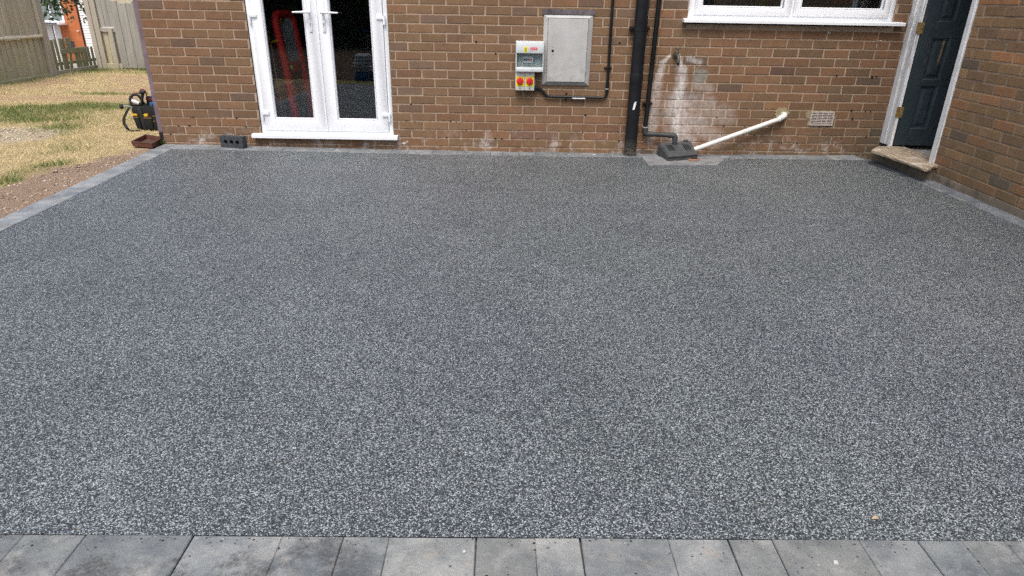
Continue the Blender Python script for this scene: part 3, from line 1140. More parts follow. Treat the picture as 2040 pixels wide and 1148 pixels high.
lfL = leaf_door(0.846, 1.398, 0.957, 1.287, 0.257)
lfR = leaf_door(1.414, 1.967, 1.524, 1.856, 0.257)
rel(MB().cbox(1.398, 1.4145, -0.004, 0.05, 0.142, 2.158, 0.003), 'meeting_strip', 'upvc', fd)


def lever(px, d, leafo):
    h = MB().cbox(px - 0.014, px + 0.014, -0.010, 0.001, 0.985, 1.235, 0.005, 2)
    hp = rel(h, 'handle_plate', 'upvc', fd, leafo)
    l_ = MB().tube([(px, -0.008, 1.142), (px, -0.045, 1.142)], 0.010, 12)
    l_.tube(fillet([(px - d * 0.012, -0.048, 1.143), (px + d * 0.05, -0.050, 1.143), (px + d * 0.135, -0.042, 1.141)], 0.04), [0.011, 0.0105, 0.0105, 0.010, 0.010, 0.0095, 0.009, 0.0085, 0.0065][:9], 12)
    rel(l_, 'lever', 'upvc', fd, leafo)
    k = MB().disc((px, -0.0115, 1.053), 0.0065, 'y', 0.003, 12).box(px - 0.003, px + 0.003, -0.013, -0.010, 1.030, 1.050)
    rel(k, 'keyhole', 'grey_print', fd, leafo, smooth=False)


lever(1.348, -1, lfL)
lever(1.462, 1, lfR)
for hx, s, lo in ((0.846, -1, lfL), (1.967, 1, lfR)):
    for hz in (0.292, 1.108, 1.95):
        hm = MB().cbox(min(hx - s * 0.05, hx + s * 0.012), max(hx - s * 0.05, hx + s * 0.012), -0.014, 0.001, hz - 0.014, hz + 0.018, 0.004, 2)
        hm.tube([(hx + s * 0.014, -0.009, hz - 0.055), (hx + s * 0.014, -0.009, hz + 0.016)], 0.0105, 12)
        rel(hm, 'hinge', 'upvc', fd, lo)

# ------------------------------------------------------------------ white window
wd = thing('window', 'white double casement window above a projecting white sill', 'window', (5.48, 0.03, 1.15))
rel(mitred(MB(), 4.592, 6.368, 1.150, 2.245, 0.045, 0.012, 0.085, 0.030, 0.004), 'frame', 'upvc', wd)
rel(MB().prism([(-0.070, 1.118), (-0.070, 1.139), (-0.064, 1.144), (0.02, 1.1505), (0.02, 1.118)], 4.545, 6.447, 'x'), 'sill', 'upvc', wd)
rel(MB().cbox(5.468, 5.496, 0.010, 0.085, 1.1805, 2.2, 0.003), 'mullion', 'upvc', wd)
for x0, x1, g0, g1 in ((4.637, 5.467, 4.712, 5.380), (5.497, 6.323, 5.562, 6.246)):
    mb = mitred(MB(), x0, x1, 1.178, 2.205, g0 - x0 - 0.014, 0.000, 0.06, 1.254 - 1.178 - 0.014, 0.004)
    sash = rel(mb, 'sash', 'upvc', wd)
    rel(mitred(MB(), g0 - 0.016, g1 + 0.016, 1.238, 2.13, 0.015, 0.005, 0.03, None, 0.008), 'glazing_bead', 'upvc', wd, sash)
    rel(MB().box(g0 - 0.004, g1 + 0.004, 0.024, 0.028, 1.250, 2.12), 'glass_pane', 'glass', wd, sash, smooth=False)
rel(MB().prism([(4.60 + i * 0.045, 1.1175 - random.choice([0, .004, .009, .014]) * (i % 2)) for i in range(40)] + [(6.36, 1.1178), (4.60, 1.1178)], -0.003, 0.02, 'y'), 'mortar_bead', 'cement', wd, smooth=False)
vb = thing('vertical_blind', 'dusty vertical slat blind hanging behind the casement left of the mullion', 'blind', (5.05, 0.30, 1.1))
for i in range(13):
    x = 4.80 + i * 0.047
    m = MB().box(-0.018, 0.018, -0.001, 0.001, 1.14, 2.2)
    ca, sa = math.cos(0.9), math.sin(0.9)
    m.v = [(x + a * ca - b * sa, 0.30 + a * sa + b * ca, c) for a, b, c in m.v]
    rel(m, 'blind_slat', 'blind', vb, smooth=False)
hp = thing('house_plant', 'spiky green house plant behind the window near the mullion', 'plant', (5.32, 0.27, 1.10))
rel(MB().tube([(5.32, 0.27, 1.10), (5.32, 0.27, 1.19)], [0.045, 0.06], 14), 'pot', 'blue', hp)
for i in range(14):
    a = random.uniform(0, 6.28)
    t = random.uniform(0.06, 0.13)
    L = random.uniform(0.12, 0.3)
    p0 = Vector((5.32, 0.27, 1.17))
    p1 = p0 + Vector((math.cos(a) * t * .5, math.sin(a) * t * .4, L * .6))
    p2 = p0 + Vector((math.cos(a) * t, math.sin(a) * t * .8, L))
    m = MB().tube([p0, p1, p2], [0.004, 0.010, 0.001], 5)
    rel(m, 'plant_leaf', 'leaf_house', hp)
vz = thing('glass_jug', 'pale glass jug on the inner ledge behind the casement right of the mullion', 'jug', (6.12, 0.26, 1.10))
rel(MB().tube([(6.12, 0.26, 1.10), (6.12, 0.26, 1.2), (6.12, 0.26, 1.28), (6.12, 0.26, 1.34), (6.12, 0.26, 1.36)], [0.05, 0.06, 0.045, 0.03, 0.038], 18), 'jug_body', 'far_glass', vz)
rel(MB().tube(fillet([(6.155, 0.26, 1.34), (6.22, 0.26, 1.32), (6.175, 0.26, 1.2)], 0.03), 0.006, 8), 'jug_handle', 'far_glass', vz)
MB().box(WIN[0], WIN[1], 0.09, 0.40, 1.06, 1.099).build('window_ledge', 'room', smooth=False, kind='structure')

# ------------------------------------------------------------------ side door and its frame
df = thing('door_frame', 'cracked white painted wooden door frame round the dark open door', 'door frame', (side_x(-0.45), -0.45, 0.12))


def L2W(mb):
    """side-wall local (u, depth, z) to world"""
    a = R(-92.0)
    ca, sa = math.cos(a), math.sin(a)
    ox = side_x(0)
    mb.v = [(ox + u * ca - d * sa, u * sa + d * ca, z) for u, d, z in mb.v]
    return mb


JZ = 0.118
rel(L2W(MB().cbox(0.004, 0.080, -0.006, 0.10, JZ, SZ + 0.05, 0.005)), 'far_jamb', 'old_white', df)
rel(L2W(MB().cbox(0.083, 0.152, 0.006, 0.075, JZ, SZ, 0.004)), 'inner_lining', 'old_white', df)
rel(L2W(MB().cbox(0.163, 0.1945, -0.012, 0.017, JZ - 0.004, SZ, 0.003)), 'door_stop', 'old_white', df)
rel(L2W(MB().cbox(0.829, 0.884, -0.012, 0.10, JZ - 0.006, SZ, 0.005)), 'near_jamb', 'old_white', df)
rel(L2W(MB().cbox(0.081, 0.884, -0.012, 0.10, SZ + 0.001, SZ + 0.055, 0.005)), 'frame_head', 'old_white', df)
# worn sill board
sp = [(6.228, -0.385), (6.30, -0.29), (6.385, -0.195), (6.53, -0.170), (6.63, -0.170), (6.63, -0.925), (6.46, -0.952), (6.412, -0.985), (6.355, -1.052), (6.310, -1.085), (6.290, -1.06), (6.283, -0.9), (6.270, -0.75), (6.258, -0.62), (6.243, -0.5)]
bmx = bmesh.new()
vv = [bmx.verts.new((x, y, 0.118)) for x, y in sp]
fa = bmx.faces.new(vv)
ext = bmesh.ops.extrude_face_region(bmx, geom=[fa])
for v in ext['geom']:
    if isinstance(v, bmesh.types.BMVert):
        v.co.z -= 0.022
bmesh.ops.bevel(bmx, geom=[e for e in bmx.edges], offset=0.003, segments=1, affect='EDGES')
bmesh.ops.triangulate(bmx, faces=bmx.faces[:])
bmesh.ops.subdivide_edges(bmx, edges=bmx.edges[:], cuts=2, use_grid_fill=True)
for v in bmx.verts:
    nn = float(fbm(np.array([v.co.x * 45 + v.co.z * 60]), np.array([v.co.y * 7]))[0]) - 0.5
    v.co.z += nn * 0.007
    v.co.x += nn * 0.008
bmx.verts.index_update()
sm = MB().add([v.co[:] for v in bmx.verts], [[v.index for v in f.verts] for f in bmx.faces])
bmx.free()
rel(sm, 'sill_board', 'sill_wood', df)
MB().box(6.375, 6.60, -0.93, -0.16, -0.05, 0.0945).build('threshold', 'plinth', smooth=False, kind='structure')

sdoor = thing('panel_door', 'dark slate painted wooden panel door standing open on brass hinges', 'door', (6.515, -0.20, 0.13))
DY = -0.200


def dbox(mb, x0, x1, y0, y1, z0, z1, c=0.003):
    return mb.cbox(x0, x1, y0, y1, z0, z1, c)


X0, X1 = 6.520, 7.225
dm = MB()
zs = [(0.130, 0.282), (0.642, 0.700), (1.030, 1.165), (1.52, 1.64), (1.95, 2.06)]
for a, b in zs:
    dbox(dm, X0 + 0.1165, X1 - 0.1165, DY, DY + 0.04, a, b)
rel(dm, 'rail', 'door_paint', sdoor)
for a in (X0, X1 - 0.116):
    rel(dbox(MB(), a, a + 0.116, DY - 0.0006, DY + 0.0406, 0.130, 2.06), 'stile', 'door_paint', sdoor)
xm = 6.785
gaps = [(zs[i][1], zs[i + 1][0]) for i in range(4)]
for a, b in gaps:
    rel(dbox(MB(), xm, xm + 0.09, DY + 0.0006, DY + 0.039, a + 0.0005, b - 0.0005), 'muntin', 'door_paint', sdoor)
    for p0, p1 in ((X0 + 0.1165, xm), (xm + 0.09, X1 - 0.1165)):
        m = MB()
        q = [(p0, a), (p1, a), (p1, b), (p0, b)]
        ix = 0.030
        def ring(d, y):
            return [(p0 + d, y, a + d), (p1 - d, y, a + d), (p1 - d, y, b - d), (p0 + d, y, b - d)]
        vs = ring(0.0, DY + 0.004) + ring(0.010, DY + 0.018) + ring(0.022, DY + 0.018) + ring(0.045, DY + 0.007)
        fs = [(r * 4 + k, r * 4 + (k + 1) % 4, r * 4 + 4 + (k + 1) % 4, r * 4 + 4 + k) for r in range(3) for k in range(4)] + [(12, 13, 14, 15)]
        m.add(vs, fs)
        rel(m, 'panel', 'door_panel', sdoor, smooth=False)
for hz in (0.418, 1.107, 1.86):
    hm = MB().box(6.473, 6.514, DY - 0.0035, DY + 0.001, hz - 0.043, hz + 0.046)
    hm.box(6.516, 6.533, DY - 0.0025, DY + 0.001, hz - 0.043, hz + 0.046)
    for t in range(5):
        z0 = hz - 0.043 + t * 0.0178
        hm.tube([(6.515, DY - 0.006, z0), (6.515, DY - 0.006, z0 + 0.0168)], 0.0062, 10)
    rel(hm, 'hinge', 'hinge_brass', sdoor)

# ------------------------------------------------------------------ corner trim, air vent, meter cabinet
ct = MB().box(-0.140, -0.1005, 0.012, 0.06, 0.0, WTOP).build('corner_trim', 'purple', smooth=False)
tag(ct, 'faded purple trim board with blackened foot closing the end of the brick wall', 'trim')

av = thing('air_vent', 'pale louvred air vent set in brickwork with smeared cement round it', 'vent', (5.92, 0, 0.325))
rel(MB().box(5.818, 6.022, -0.002, 0.012, 0.268, 0.381), 'dark_opening', 'hole', av, smooth=False)
rel(mitred(MB(), 5.813, 6.027, 0.262, 0.387, 0.009, -0.010, 0.004), 'vent_frame', 'vent_plastic', av, smooth=False)
for i in range(8):
    z = 0.274 + i * 0.0138
    m = MB().prism([(-0.0095, z), (-0.0095, z + 0.0038), (-0.004, z + 0.0062), (-0.004, z + 0.0024)], 5.822, 6.018, 'x')
    rel(m, 'slat', 'vent_plastic', av, smooth=False)
for x in (5.871, 5.920, 5.969):
    rel(MB().box(x - 0.0022, x + 0.0022, -0.0105, -0.003, 0.271, 0.378), 'upright_bar', 'vent_plastic', av, smooth=False)
blob = []
for t in np.linspace(0, 2 * math.pi, 44)[:-1]:
    ex = 0.112 + 0.012 * math.sin(5 * t + 1) + random.uniform(0, 0.010) + (0.035 if math.cos(t) < -0.7 and math.sin(t) > 0 else 0)
    ez = 0.066 + random.uniform(0, 0.010)
    cx_, sz_ = math.cos(t), math.sin(t)
    k = 1 / max(abs(cx_), abs(sz_))
    blob.append((5.92 + cx_ * k * ex * 0.96, 0.325 + sz_ * k * ez * 0.98))
rel(MB().prism(blob, -0.0015, 0.004, 'y'), 'cement_smear', 'cement', av, smooth=False)

mc = thing('meter_cabinet', 'grey steel meter cabinet with sloped frame edges and a keyhole door', 'cabinet', (3.56, 0, 0.575))
o_ = [(3.352, 0.577), (3.771, 0.577), (3.776, 1.158), (3.352, 1.158)]
i_ = [(3.386, 0.606), (3.735, 0.606), (3.738, 1.134), (3.386, 1.134)]
vs = [(x, 0.003, z) for x, z in o_] + [(x, -0.006, z) for x, z in o_] + [(x, -0.034, z) for x, z in i_] + [(x, -0.022, z) for x, z in i_]
fs = [(r * 4 + k, r * 4 + (k + 1) % 4, r * 4 + 4 + (k + 1) % 4, r * 4 + 4 + k) for r in range(3) for k in range(4)] + [(12, 13, 14, 15)]
rel(MB().add(vs, fs), 'frame', 'cabinet', mc, smooth=False)
dr = rel(MB().cbox(3.391, 3.731, -0.036, -0.023, 0.611, 1.129, 0.002), 'cabinet_door', 'cabinet', mc)
rel(MB().disc((3.436, -0.0365, 0.868), 0.0105, 'y', 0.003, 16), 'keyhole', 'hole', mc, dr, smooth=False)
rel(MB().disc((3.436, -0.0365, 0.905), 0.0045, 'y', 0.003, 10), 'rivet', 'grey_print', mc, dr, smooth=False)
rel(MB().disc((3.436, -0.0365, 0.845), 0.0045, 'y', 0.003, 10), 'rivet', 'grey_print', mc, dr, smooth=False)
for z in (0.70, 1.02):
    rel(MB().box(3.7305, 3.7345, -0.037, -0.03, z, z + 0.07), 'hinge', 'grey_print', mc, dr, smooth=False)
lin = MB().prism([(3.337, 1.160), (3.337, 1.200), (3.45, 1.203), (3.52, 1.199), (3.66, 1.202), (3.787, 1.197), (3.787, 1.158), (3.60, 1.162)], -0.014, 0.004, 'y')
rel(lin, 'slate_strip', 'slate', mc, smooth=False)

# ------------------------------------------------------------------ consumer unit and two isolators
cu = thing('breaker_box', 'grey breaker box with a clear front showing five breakers, above red switches', 'breaker box', (3.235, 0, 0.70))
cx0, cx1, cz0, cz1 = 3.114, 3.356, 0.696, 0.945
rel(MB().cbox(cx0, cx1, -0.060, -0.001, cz0, cz1, 0.006, 2), 'back_box', 'grey_abs', cu)
top = MB().cbox(cx0 + 0.001, cx1 - 0.001, -0.122, -0.061, 0.849, cz1 - 0.001, 0.006, 2)
rel(top, 'upper_cover', 'grey_abs', cu)
rel(MB().cbox(cx0 + 0.001, cx1 - 0.001, -0.122, -0.061, cz0 + 0.001, 0.735, 0.006, 2), 'lower_cover', 'grey_abs', cu)
for xa in (cx0 + 0.002, cx1 - 0.008):
    rel(MB().box(xa, xa + 0.006, -0.115, -0.061, 0.7355, 0.8485), 'side_cheek', 'grey_abs', cu, smooth=False)
br = rel(MB().cbox(3.182, 3.278, -0.090, -0.0605, 0.770, 0.822, 0.002), 'breaker_row', 'upvc', cu)
for i in range(5):
    x = 3.192 + i * 0.0145
    rel(MB().box(x - 0.0045, x + 0.0045, -0.097, -0.0905, 0.789, 0.806), 'toggle', 'black_print' if i < 3 else 'label_red', cu, br, smooth=False)
rel(MB().box(3.266, 3.2775, -0.0925, -0.0905, 0.772, 0.820), 'blank_module', 'blue_grey', cu, br, smooth=False)
cv = rel(MB().cbox(cx0 + 0.0095, cx1 - 0.0095, -0.117, -0.114, 0.737, 0.847, 0.001), 'clear_cover', 'cover', cu)
rel(mitred(MB(), 3.205, 3.272, 0.7385, 0.757, 0.0022, -0.120, -0.1175), 'cover_catch', 'grey_print', cu, cv, smooth=False)
yl = rel(MB().box(3.184, 3.212, -0.1232, -0.122, 0.857, 0.903), 'warning_label', 'label_yellow', cu, smooth=False)
tri = MB().prism([(3.192, 0.886), (3.204, 0.886), (3.198, 0.897)], -0.1240, -0.1233, 'y')
for z in (0.880, 0.875, 0.868, 0.863):
    tri.box(3.188, 3.208, -0.1240, -0.1233, z, z + 0.0022)
rel(tri, 'print', 'black_print', cu, yl, smooth=False)
rl = rel(MB().box(3.238, 3.299, -0.1232, -0.122, 0.876, 0.898), 'red_label', 'label_red', cu, smooth=False)
t2 = MB()
for z in (0.891, 0.886, 0.881):
    t2.box(3.244, 3.293, -0.1240, -0.1233, z, z + 0.0018)
rel(t2, 'print', 'label_pink', cu, rl, smooth=False)
t3 = MB().box(3.219, 3.234, -0.1228, -0.122, 0.888, 0.896).box(3.219, 3.230, -0.1228, -0.122, 0.881, 0.884)
rel(t3, 'pink_label', 'label_pink', cu, smooth=False)
rel(MB().box(3.219, 3.262, -0.1226, -0.122, 0.865, 0.8675), 'small_print', 'grey_print', cu, smooth=False)
rel(MB().box(3.250, 3.270, -0.1226, -0.122, 0.714, 0.7185), 'maker_plate', 'grey_print', cu, smooth=False)
for x in (cx0 + 0.010, cx1 - 0.010):
    for z in (cz0 + 0.012, cz1 - 0.012):
        rel(MB().disc((x, -0.1222, z), 0.0032, 'y', 0.001, 10), 'screw', 'grey_print', cu, smooth=False)


def isolator(x0, x1, label):
    t = thing('isolator_switch', label, 'switch', ((x0 + x1) / 2, 0, 0.537), 0, 'isolator switches below the breaker box')
    xm_ = (x0 + x1) / 2
    rel(MB().cbox(x0, x1, -0.080, -0.001, 0.537, 0.694, 0.004, 2), 'housing', 'cream_abs', t)
    pl_ = rel(MB().cbox(x0 + 0.006, x1 - 0.006, -0.0825, -0.0805, 0.572, 0.655, 0.001), 'face_plate', 'label_yellow', t)
    kn = MB().tube([(xm_, -0.0825, 0.616), (xm_, -0.094, 0.616), (xm_, -0.096, 0.616)], [0.031, 0.030, 0.027], 24)
    k_ = rel(kn, 'knob', 'red_knob', t)
    rel(MB().cbox(xm_ - 0.006, xm_ + 0.006, -0.106, -0.0965, 0.588, 0.645, 0.003), 'grip', 'red_knob', t, k_)
    for z in (0.553, 0.679):
        rel(MB().disc((xm_, -0.0808, z), 0.0048, 'y', 0.0012, 10), 'screw', 'hole', t, smooth=False)


isolator(3.1155, 3.1985, 'red knobbed isolator switch directly beside another and farther from the black conduit')
isolator(3.2000, 3.2830, 'red knobbed isolator switch that the black conduit runs out of')

# ------------------------------------------------------------------ black conduit
cd = thing('cable_conduit', 'thin black conduit looping under the meter cabinet and up the wall', 'conduit', (3.6, 0, 0.48))
CY = -0.022
path = fillet([(3.2835, CY - .012, 0.553), (3.332, CY, 0.553), (3.402, CY, 0.482), (3.935, CY, 0.478), (3.936, CY, 0.7), (3.932, CY, 1.0), (3.925, CY, 2.8)], 0.05, 7)
rel(MB().tube(path, 0.0128, 12), 'tube', 'black_pipe', cd)
rel(MB().tube([(3.2835, CY - .012, 0.553), (3.315, CY - 0.004, 0.553)], 0.019, 14), 'gland', 'black_pipe', cd)
rel(MB().tube([(3.936, CY, 0.525), (3.936, CY, 0.60)], 0.0155, 12), 'coupling', 'black_pipe', cd)
rel(MB().tube([(3.935, CY, 0.553), (3.935, CY, 0.559)], 0.0162, 12), 'worn_ring', 'cream_abs', cd)


def clip(root, c, axis, r=0.0165, w=0.014, lug=0.034, mat='black_pipe'):
    m = MB()
    if axis == 'z':
        m.tube([(c[0], c[1], c[2] - w / 2), (c[0], c[1], c[2] + w / 2)], r, 14)
        m.cbox(c[0] - lug, c[0] + lug, c[1] + r * 0.3, -0.0005, c[2] - w / 2, c[2] + w / 2, 0.003)
    else:
        m.tube([(c[0] - w / 2, c[1], c[2]), (c[0] + w / 2, c[1], c[2])], r, 14)
        m.cbox(c[0] - w / 2, c[0] + w / 2, c[1] + r * 0.3, -0.0005, c[2] - lug, c[2] + lug, 0.003)
    cl = rel(m, 'clip', mat, root)
    for s in (-1, 1):
        p = (c[0] + (s * lug * .75 if axis == 'z' else 0), c[1] + r * 0.3 - 0.002, c[2] + (s * lug * .75 if axis == 'x' else 0))
        rel(MB().disc(p, 0.005, 'y', 0.004, 10), 'screw_head', 'black_pipe', root, cl)


clip(cd, (3.932, CY, 0.732), 'z')
clip(cd, (3.575, CY, 0.481), 'x')
rel(MB().box(3.628, 3.742, CY - 0.0150, CY - 0.0120, 0.467, 0.476), 'white_label', 'upvc', cd, smooth=False)

# ------------------------------------------------------------------ soil pipe
sp_ = thing('soil_pipe', 'thick black soil pipe running up the wall with a scrap of white tape', 'pipe', (4.178, -0.078, -0.02))
rel(MB().tube([(4.180, -0.078, -0.024), (4.179, -0.078, 0.3), (4.178, -0.078, 0.655), (4.170, -0.078, 2.85)], 0.056, 28), 'pipe_barrel', 'soil_pipe', sp_)
rel(MB().tube([(4.178, -0.078, 0.60), (4.178, -0.078, 0.604), (4.177, -0.078, 0.696), (4.177, -0.078, 0.70)], [0.0562, 0.0575, 0.0575, 0.0562], 28), 'socket', 'soil_pipe', sp_)
brk = MB().tube([(4.1765, -0.078, 1.045), (4.1765, -0.078, 1.075)], 0.0585, 28)
brk.cbox(4.090, 4.262, -0.050, -0.001, 1.048, 1.072, 0.003)
rel(brk, 'bracket', 'black_pipe', sp_)
rel(MB().tube([(4.098, -0.062, 1.060), (4.098, -0.045, 1.060)], 0.009, 10), 'bracket_bolt', 'black_pipe', sp_)
tp = MB()
V = []
for i, z in enumerate((0.395, 0.42, 0.455, 0.462)):
    xo = 4.166 + (0.016 * i / 3)
    for dx in (-0.009, 0.009):
        x = xo + dx
        V.append((x, -0.078 - math.sqrt(max(0, 0.0572 ** 2 - (x - 4.178) ** 2)), z + dx * 0.2))
tp.add(V, [(0, 1, 3, 2), (2, 3, 5, 4), (4, 5, 7, 6)])
rel(tp, 'tape_scrap', 'upvc', sp_, smooth=False)

# ------------------------------------------------------------------ thin waste pipe down to the gully
wp = thing('waste_pipe', 'thin black waste pipe with two elbows dropping into the gully cover', 'pipe', (4.31, -0.05, 0.15))
PY = -0.052
rel(MB().tube([(4.327, PY, 2.85), (4.318, PY, 1.3), (4.305, PY, 0.232)], 0.0205, 18), 'upright_pipe', 'black_pipe', wp)
el = fillet([(4.305, PY, 0.232), (4.305, PY, 0.170), (4.380, PY - 0.005, 0.168)], 0.03, 6)
rel(MB().tube(el, 0.0255, 18), 'elbow', 'fade_black', wp)
rel(MB().tube([(4.375, PY - 0.005, 0.168), (4.535, PY - 0.02, 0.165)], 0.0205, 18), 'level_pipe', 'fade_black', wp)
el = fillet([(4.515, PY - 0.02, 0.165), (4.578, PY - 0.03, 0.164), (4.578, PY - 0.035, 0.112)], 0.028, 6)
rel(MB().tube(el, 0.0255, 18), 'elbow', 'fade_black', wp)
rel(MB().tube([(4.578, PY - 0.035, 0.125), (4.578, PY - 0.04, 0.06)], 0.0205, 18), 'tail_pipe', 'fade_black', wp)
rel(MB().tube([(4.305, PY, 0.226), (4.305, PY, 0.234)], 0.0272, 18), 'joint_ring', 'grey_print', wp)
clip(wp, (4.3095, PY, 0.437), 'z', 0.0235, 0.016, 0.042)

# ------------------------------------------------------------------ gully cover
gc = thing('gully_cover', 'dusty dark grey slotted gully cover where three pipes meet the ground', 'drain cover', (4.60, -0.18, -0.013))
zb = -0.012
B = [(4.432, -0.05, zb), (4.470, -0.345, zb), (4.757, -0.245, zb), (4.745, -0.03, zb)]
Tt = [(4.437, -0.062, 0.094), (4.474, -0.340, 0.022), (4.758, -0.242, 0.030), (4.740, -0.045, 0.110)]
bmx = bmesh.new()
bv = [bmx.verts.new(p) for p in B]
tv = [bmx.verts.new(p) for p in Tt]
bmx.faces.new(bv[::-1])
for i in range(4):
    bmx.faces.new((bv[i], bv[(i + 1) % 4], tv[(i + 1) % 4], tv[i]))
bmx.faces.new((tv[0], tv[1], tv[2], tv[3]))
bmesh.ops.bevel(bmx, geom=[e for e in bmx.edges if max(v.co.z for v in e.verts) > 0.01], offset=0.008, segments=3, affect='EDGES')
bmx.verts.index_update()
gm = MB().add([v.co[:] for v in bmx.verts], [[v.index for v in f.verts] for f in bmx.faces])
bmx.free()
hood = rel(gm, 'hood', 'dark_grey_plastic', gc)
P1, P2, P3, P4 = [Vector(p) for p in (Tt[1], Tt[2], Tt[3], Tt[0])]


def slope(a, b):
    return (P1 * (1 - a) + P2 * a) * (1 - b) + (P4 * (1 - a) + P3 * a) * b


nrm_ = (P2 - P1).cross(P4 - P1).normalized()
for a0 in (0.16, 0.68):
    for i in range(4):
        a = a0 + i * 0.052
        m = MB()
        q = [slope(a + .02, 0.40), slope(a + 0.033, 0.40), slope(a + 0.013, 0.80), slope(a, 0.80)]
        m.add([(p + nrm_ * 0.0022)[:] for p in q] + [(p - nrm_ * 0.006)[:] for p in q], [(0, 1, 2, 3), (4, 5, 1, 0), (5, 6, 2, 1), (6, 7, 3, 2), (7, 4, 0, 3)])
        rel(m, 'slot', 'hole', gc, hood, smooth=False)
kn = MB().cbox(4.668, 4.712, -0.062, -0.034, 0.098, 0.122, 0.005, 2)
rel(kn, 'lug', 'dark_grey_plastic', gc)
lip = MB().tube([slope(-0.01, -0.012)[:], slope(1.01, -0.012)[:]], 0.006, 8)
rel(lip, 'front_lip', 'dark_grey_plastic', gc)

# ------------------------------------------------------------------ white sloping overflow pipe
op = thing('overflow_pipe', 'off white plastic pipe sloping from the wall down to the gully cover', 'pipe', (5.55, -0.04, 0.34))
rel(MB().tube(fillet([(5.562, 0.01, 0.356), (5.562, -0.046, 0.354), (5.505, -0.052, 0.315)], 0.03, 7), 0.0255, 18), 'elbow', 'white_pipe', op)
rel(MB().tube([(5.512, -0.052, 0.320), (4.742, -0.125, 0.044)], 0.0205, 18), 'sloping_pipe', 'white_pipe', op)
rel(MB().tube([(5.524, -0.051, 0.324), (5.519, -0.0515, 0.322)], 0.0275, 18), 'joint_ring', 'grey_print', op)
blob = [(5.545 + math.cos(t) * (0.062 + random.uniform(-.012, .016)), 0.362 + math.sin(t) * (0.048 + random.uniform(-.010, .014))) for t in np.linspace(0, 2 * math.pi, 26)[:-1]]
rel(MB().prism(blob, -0.006, 0.004, 'y'), 'cement_patch', 'cement', op, smooth=False)

# ------------------------------------------------------------------ garden tap
tapo = thing('garden_tap', 'tarnished brass garden tap above the white lime streaks', 'tap', (4.52, 0, 0.85))
rel(MB().tube([(4.520, 0.004, 0.848), (4.520, -0.012, 0.848)], 0.027, 14), 'back_plate', 'brass', tapo)
rel(MB().tube([(4.520, -0.01, 0.848), (4.520, -0.045, 0.848), (4.520, -0.075, 0.848)], [0.012, 0.015, 0.014], 12)
    .tube(fillet([(4.520, -0.055, 0.848), (4.522, -0.105, 0.846), (4.524, -0.112, 0.795)], 0.03, 6), [0.013] * 7 + [0.0125, 0.015], 12), 'spout', 'brass', tapo)
rel(MB().tube([(4.520, -0.058, 0.855), (4.520, -0.058, 0.880), (4.521, -0.058, 0.898)], [0.014, 0.011, 0.007], 12), 'bonnet', 'brass', tapo)
rel(MB().tube([(4.496, -0.058, 0.912), (4.521, -0.060, 0.902), (4.546, -0.056, 0.914)], [0.006, 0.009, 0.006], 10), 'handle', 'brass', tapo)
rel(MB().tube([(4.524, -0.112, 0.797), (4.524, -0.112, 0.770)], [0.011, 0.009], 12), 'hose_nozzle', 'black_rubber', tapo)

# ------------------------------------------------------------------ cored engineering brick
cb = thing('cored_brick', 'blue black three holed brick standing on edge beside the white door sill', 'brick', (0.575, -0.10, 0.0), R(-12.6))
W2, D2, H2 = 0.112, 0.065, 0.1025
m = MB()
holes = [(-0.058, 0.052), (0.0, 0.052), (0.058, 0.052)]
ys0 = -D2 / 2
cells = [(-W2, -0.087), (-0.087, -0.029), (-0.029, 0.029), (0.029, 0.087), (0.087, W2)]
NS = 16
for i, (a, b) in enumerate(cells):
    if i in (0, 4):
        for y in (ys0, -ys0):
            m.add([(a, y, 0), (b, y, 0), (b, y, H2), (a, y, H2)], [(0, 1, 2, 3)])
        continue
    hx, hz = holes[i - 1]
    sq, ci = [], []
    for k in range(NS):
        t = 2 * math.pi * (k + 0.5) / NS
        c_, s_ = math.cos(t), math.sin(t)
        kx = ((b - hx) if c_ > 0 else (hx - a)) / max(abs(c_), 1e-6)
        kz = ((H2 - hz) if s_ > 0 else hz) / max(abs(s_), 1e-6)
        k2 = min(kx, kz)
        sq.append((hx + c_ * k2, hz + s_ * k2))
        ci.append((hx + c_ * 0.0195, hz + s_ * 0.0195))
    for y in (ys0, -ys0):
        m.add([(p[0], y, p[1]) for p in sq] + [(p[0], y, p[1]) for p in ci], [(k, (k + 1) % NS, (k + 1) % NS + NS, k + NS) for k in range(NS)])
        # corners of the cell left by the polar sampling
        for cxn, czn in ((a, 0), (b, 0), (b, H2), (a, H2)):
            idx = sorted(range(NS), key=lambda k: (sq[k][0] - cxn) ** 2 + (sq[k][1] - czn) ** 2)[:2]
            m.add([(cxn, y, czn), (sq[idx[0]][0], y, sq[idx[0]][1]), (sq[idx[1]][0], y, sq[idx[1]][1])], [(0, 1, 2)])
    m.add([(p[0], ys0, p[1]) for p in ci] + [(p[0], -ys0 - 0.001, p[1]) for p in ci], [(k, (k + 1) % NS, (k + 1) % NS + NS, k + NS) for k in range(NS)])
m.add([(-W2, ys0, 0), (W2, ys0, 0), (W2, -ys0, 0), (-W2, -ys0, 0), (-W2, ys0, H2), (W2, ys0, H2), (W2, -ys0, H2), (-W2, -ys0, H2)],
      [(0, 1, 2, 3), (4, 5, 6, 7), (1, 2, 6, 5), (0, 3, 7, 4)])
body = m.build('brick_body', 'eng_brick', cb, smooth=False)
for hx, hz in holes:
    MB().disc((hx, 0.012, hz), 0.0192, 'y', 0.003, 16).build('core_hole', 'hole', cb, smooth=False)

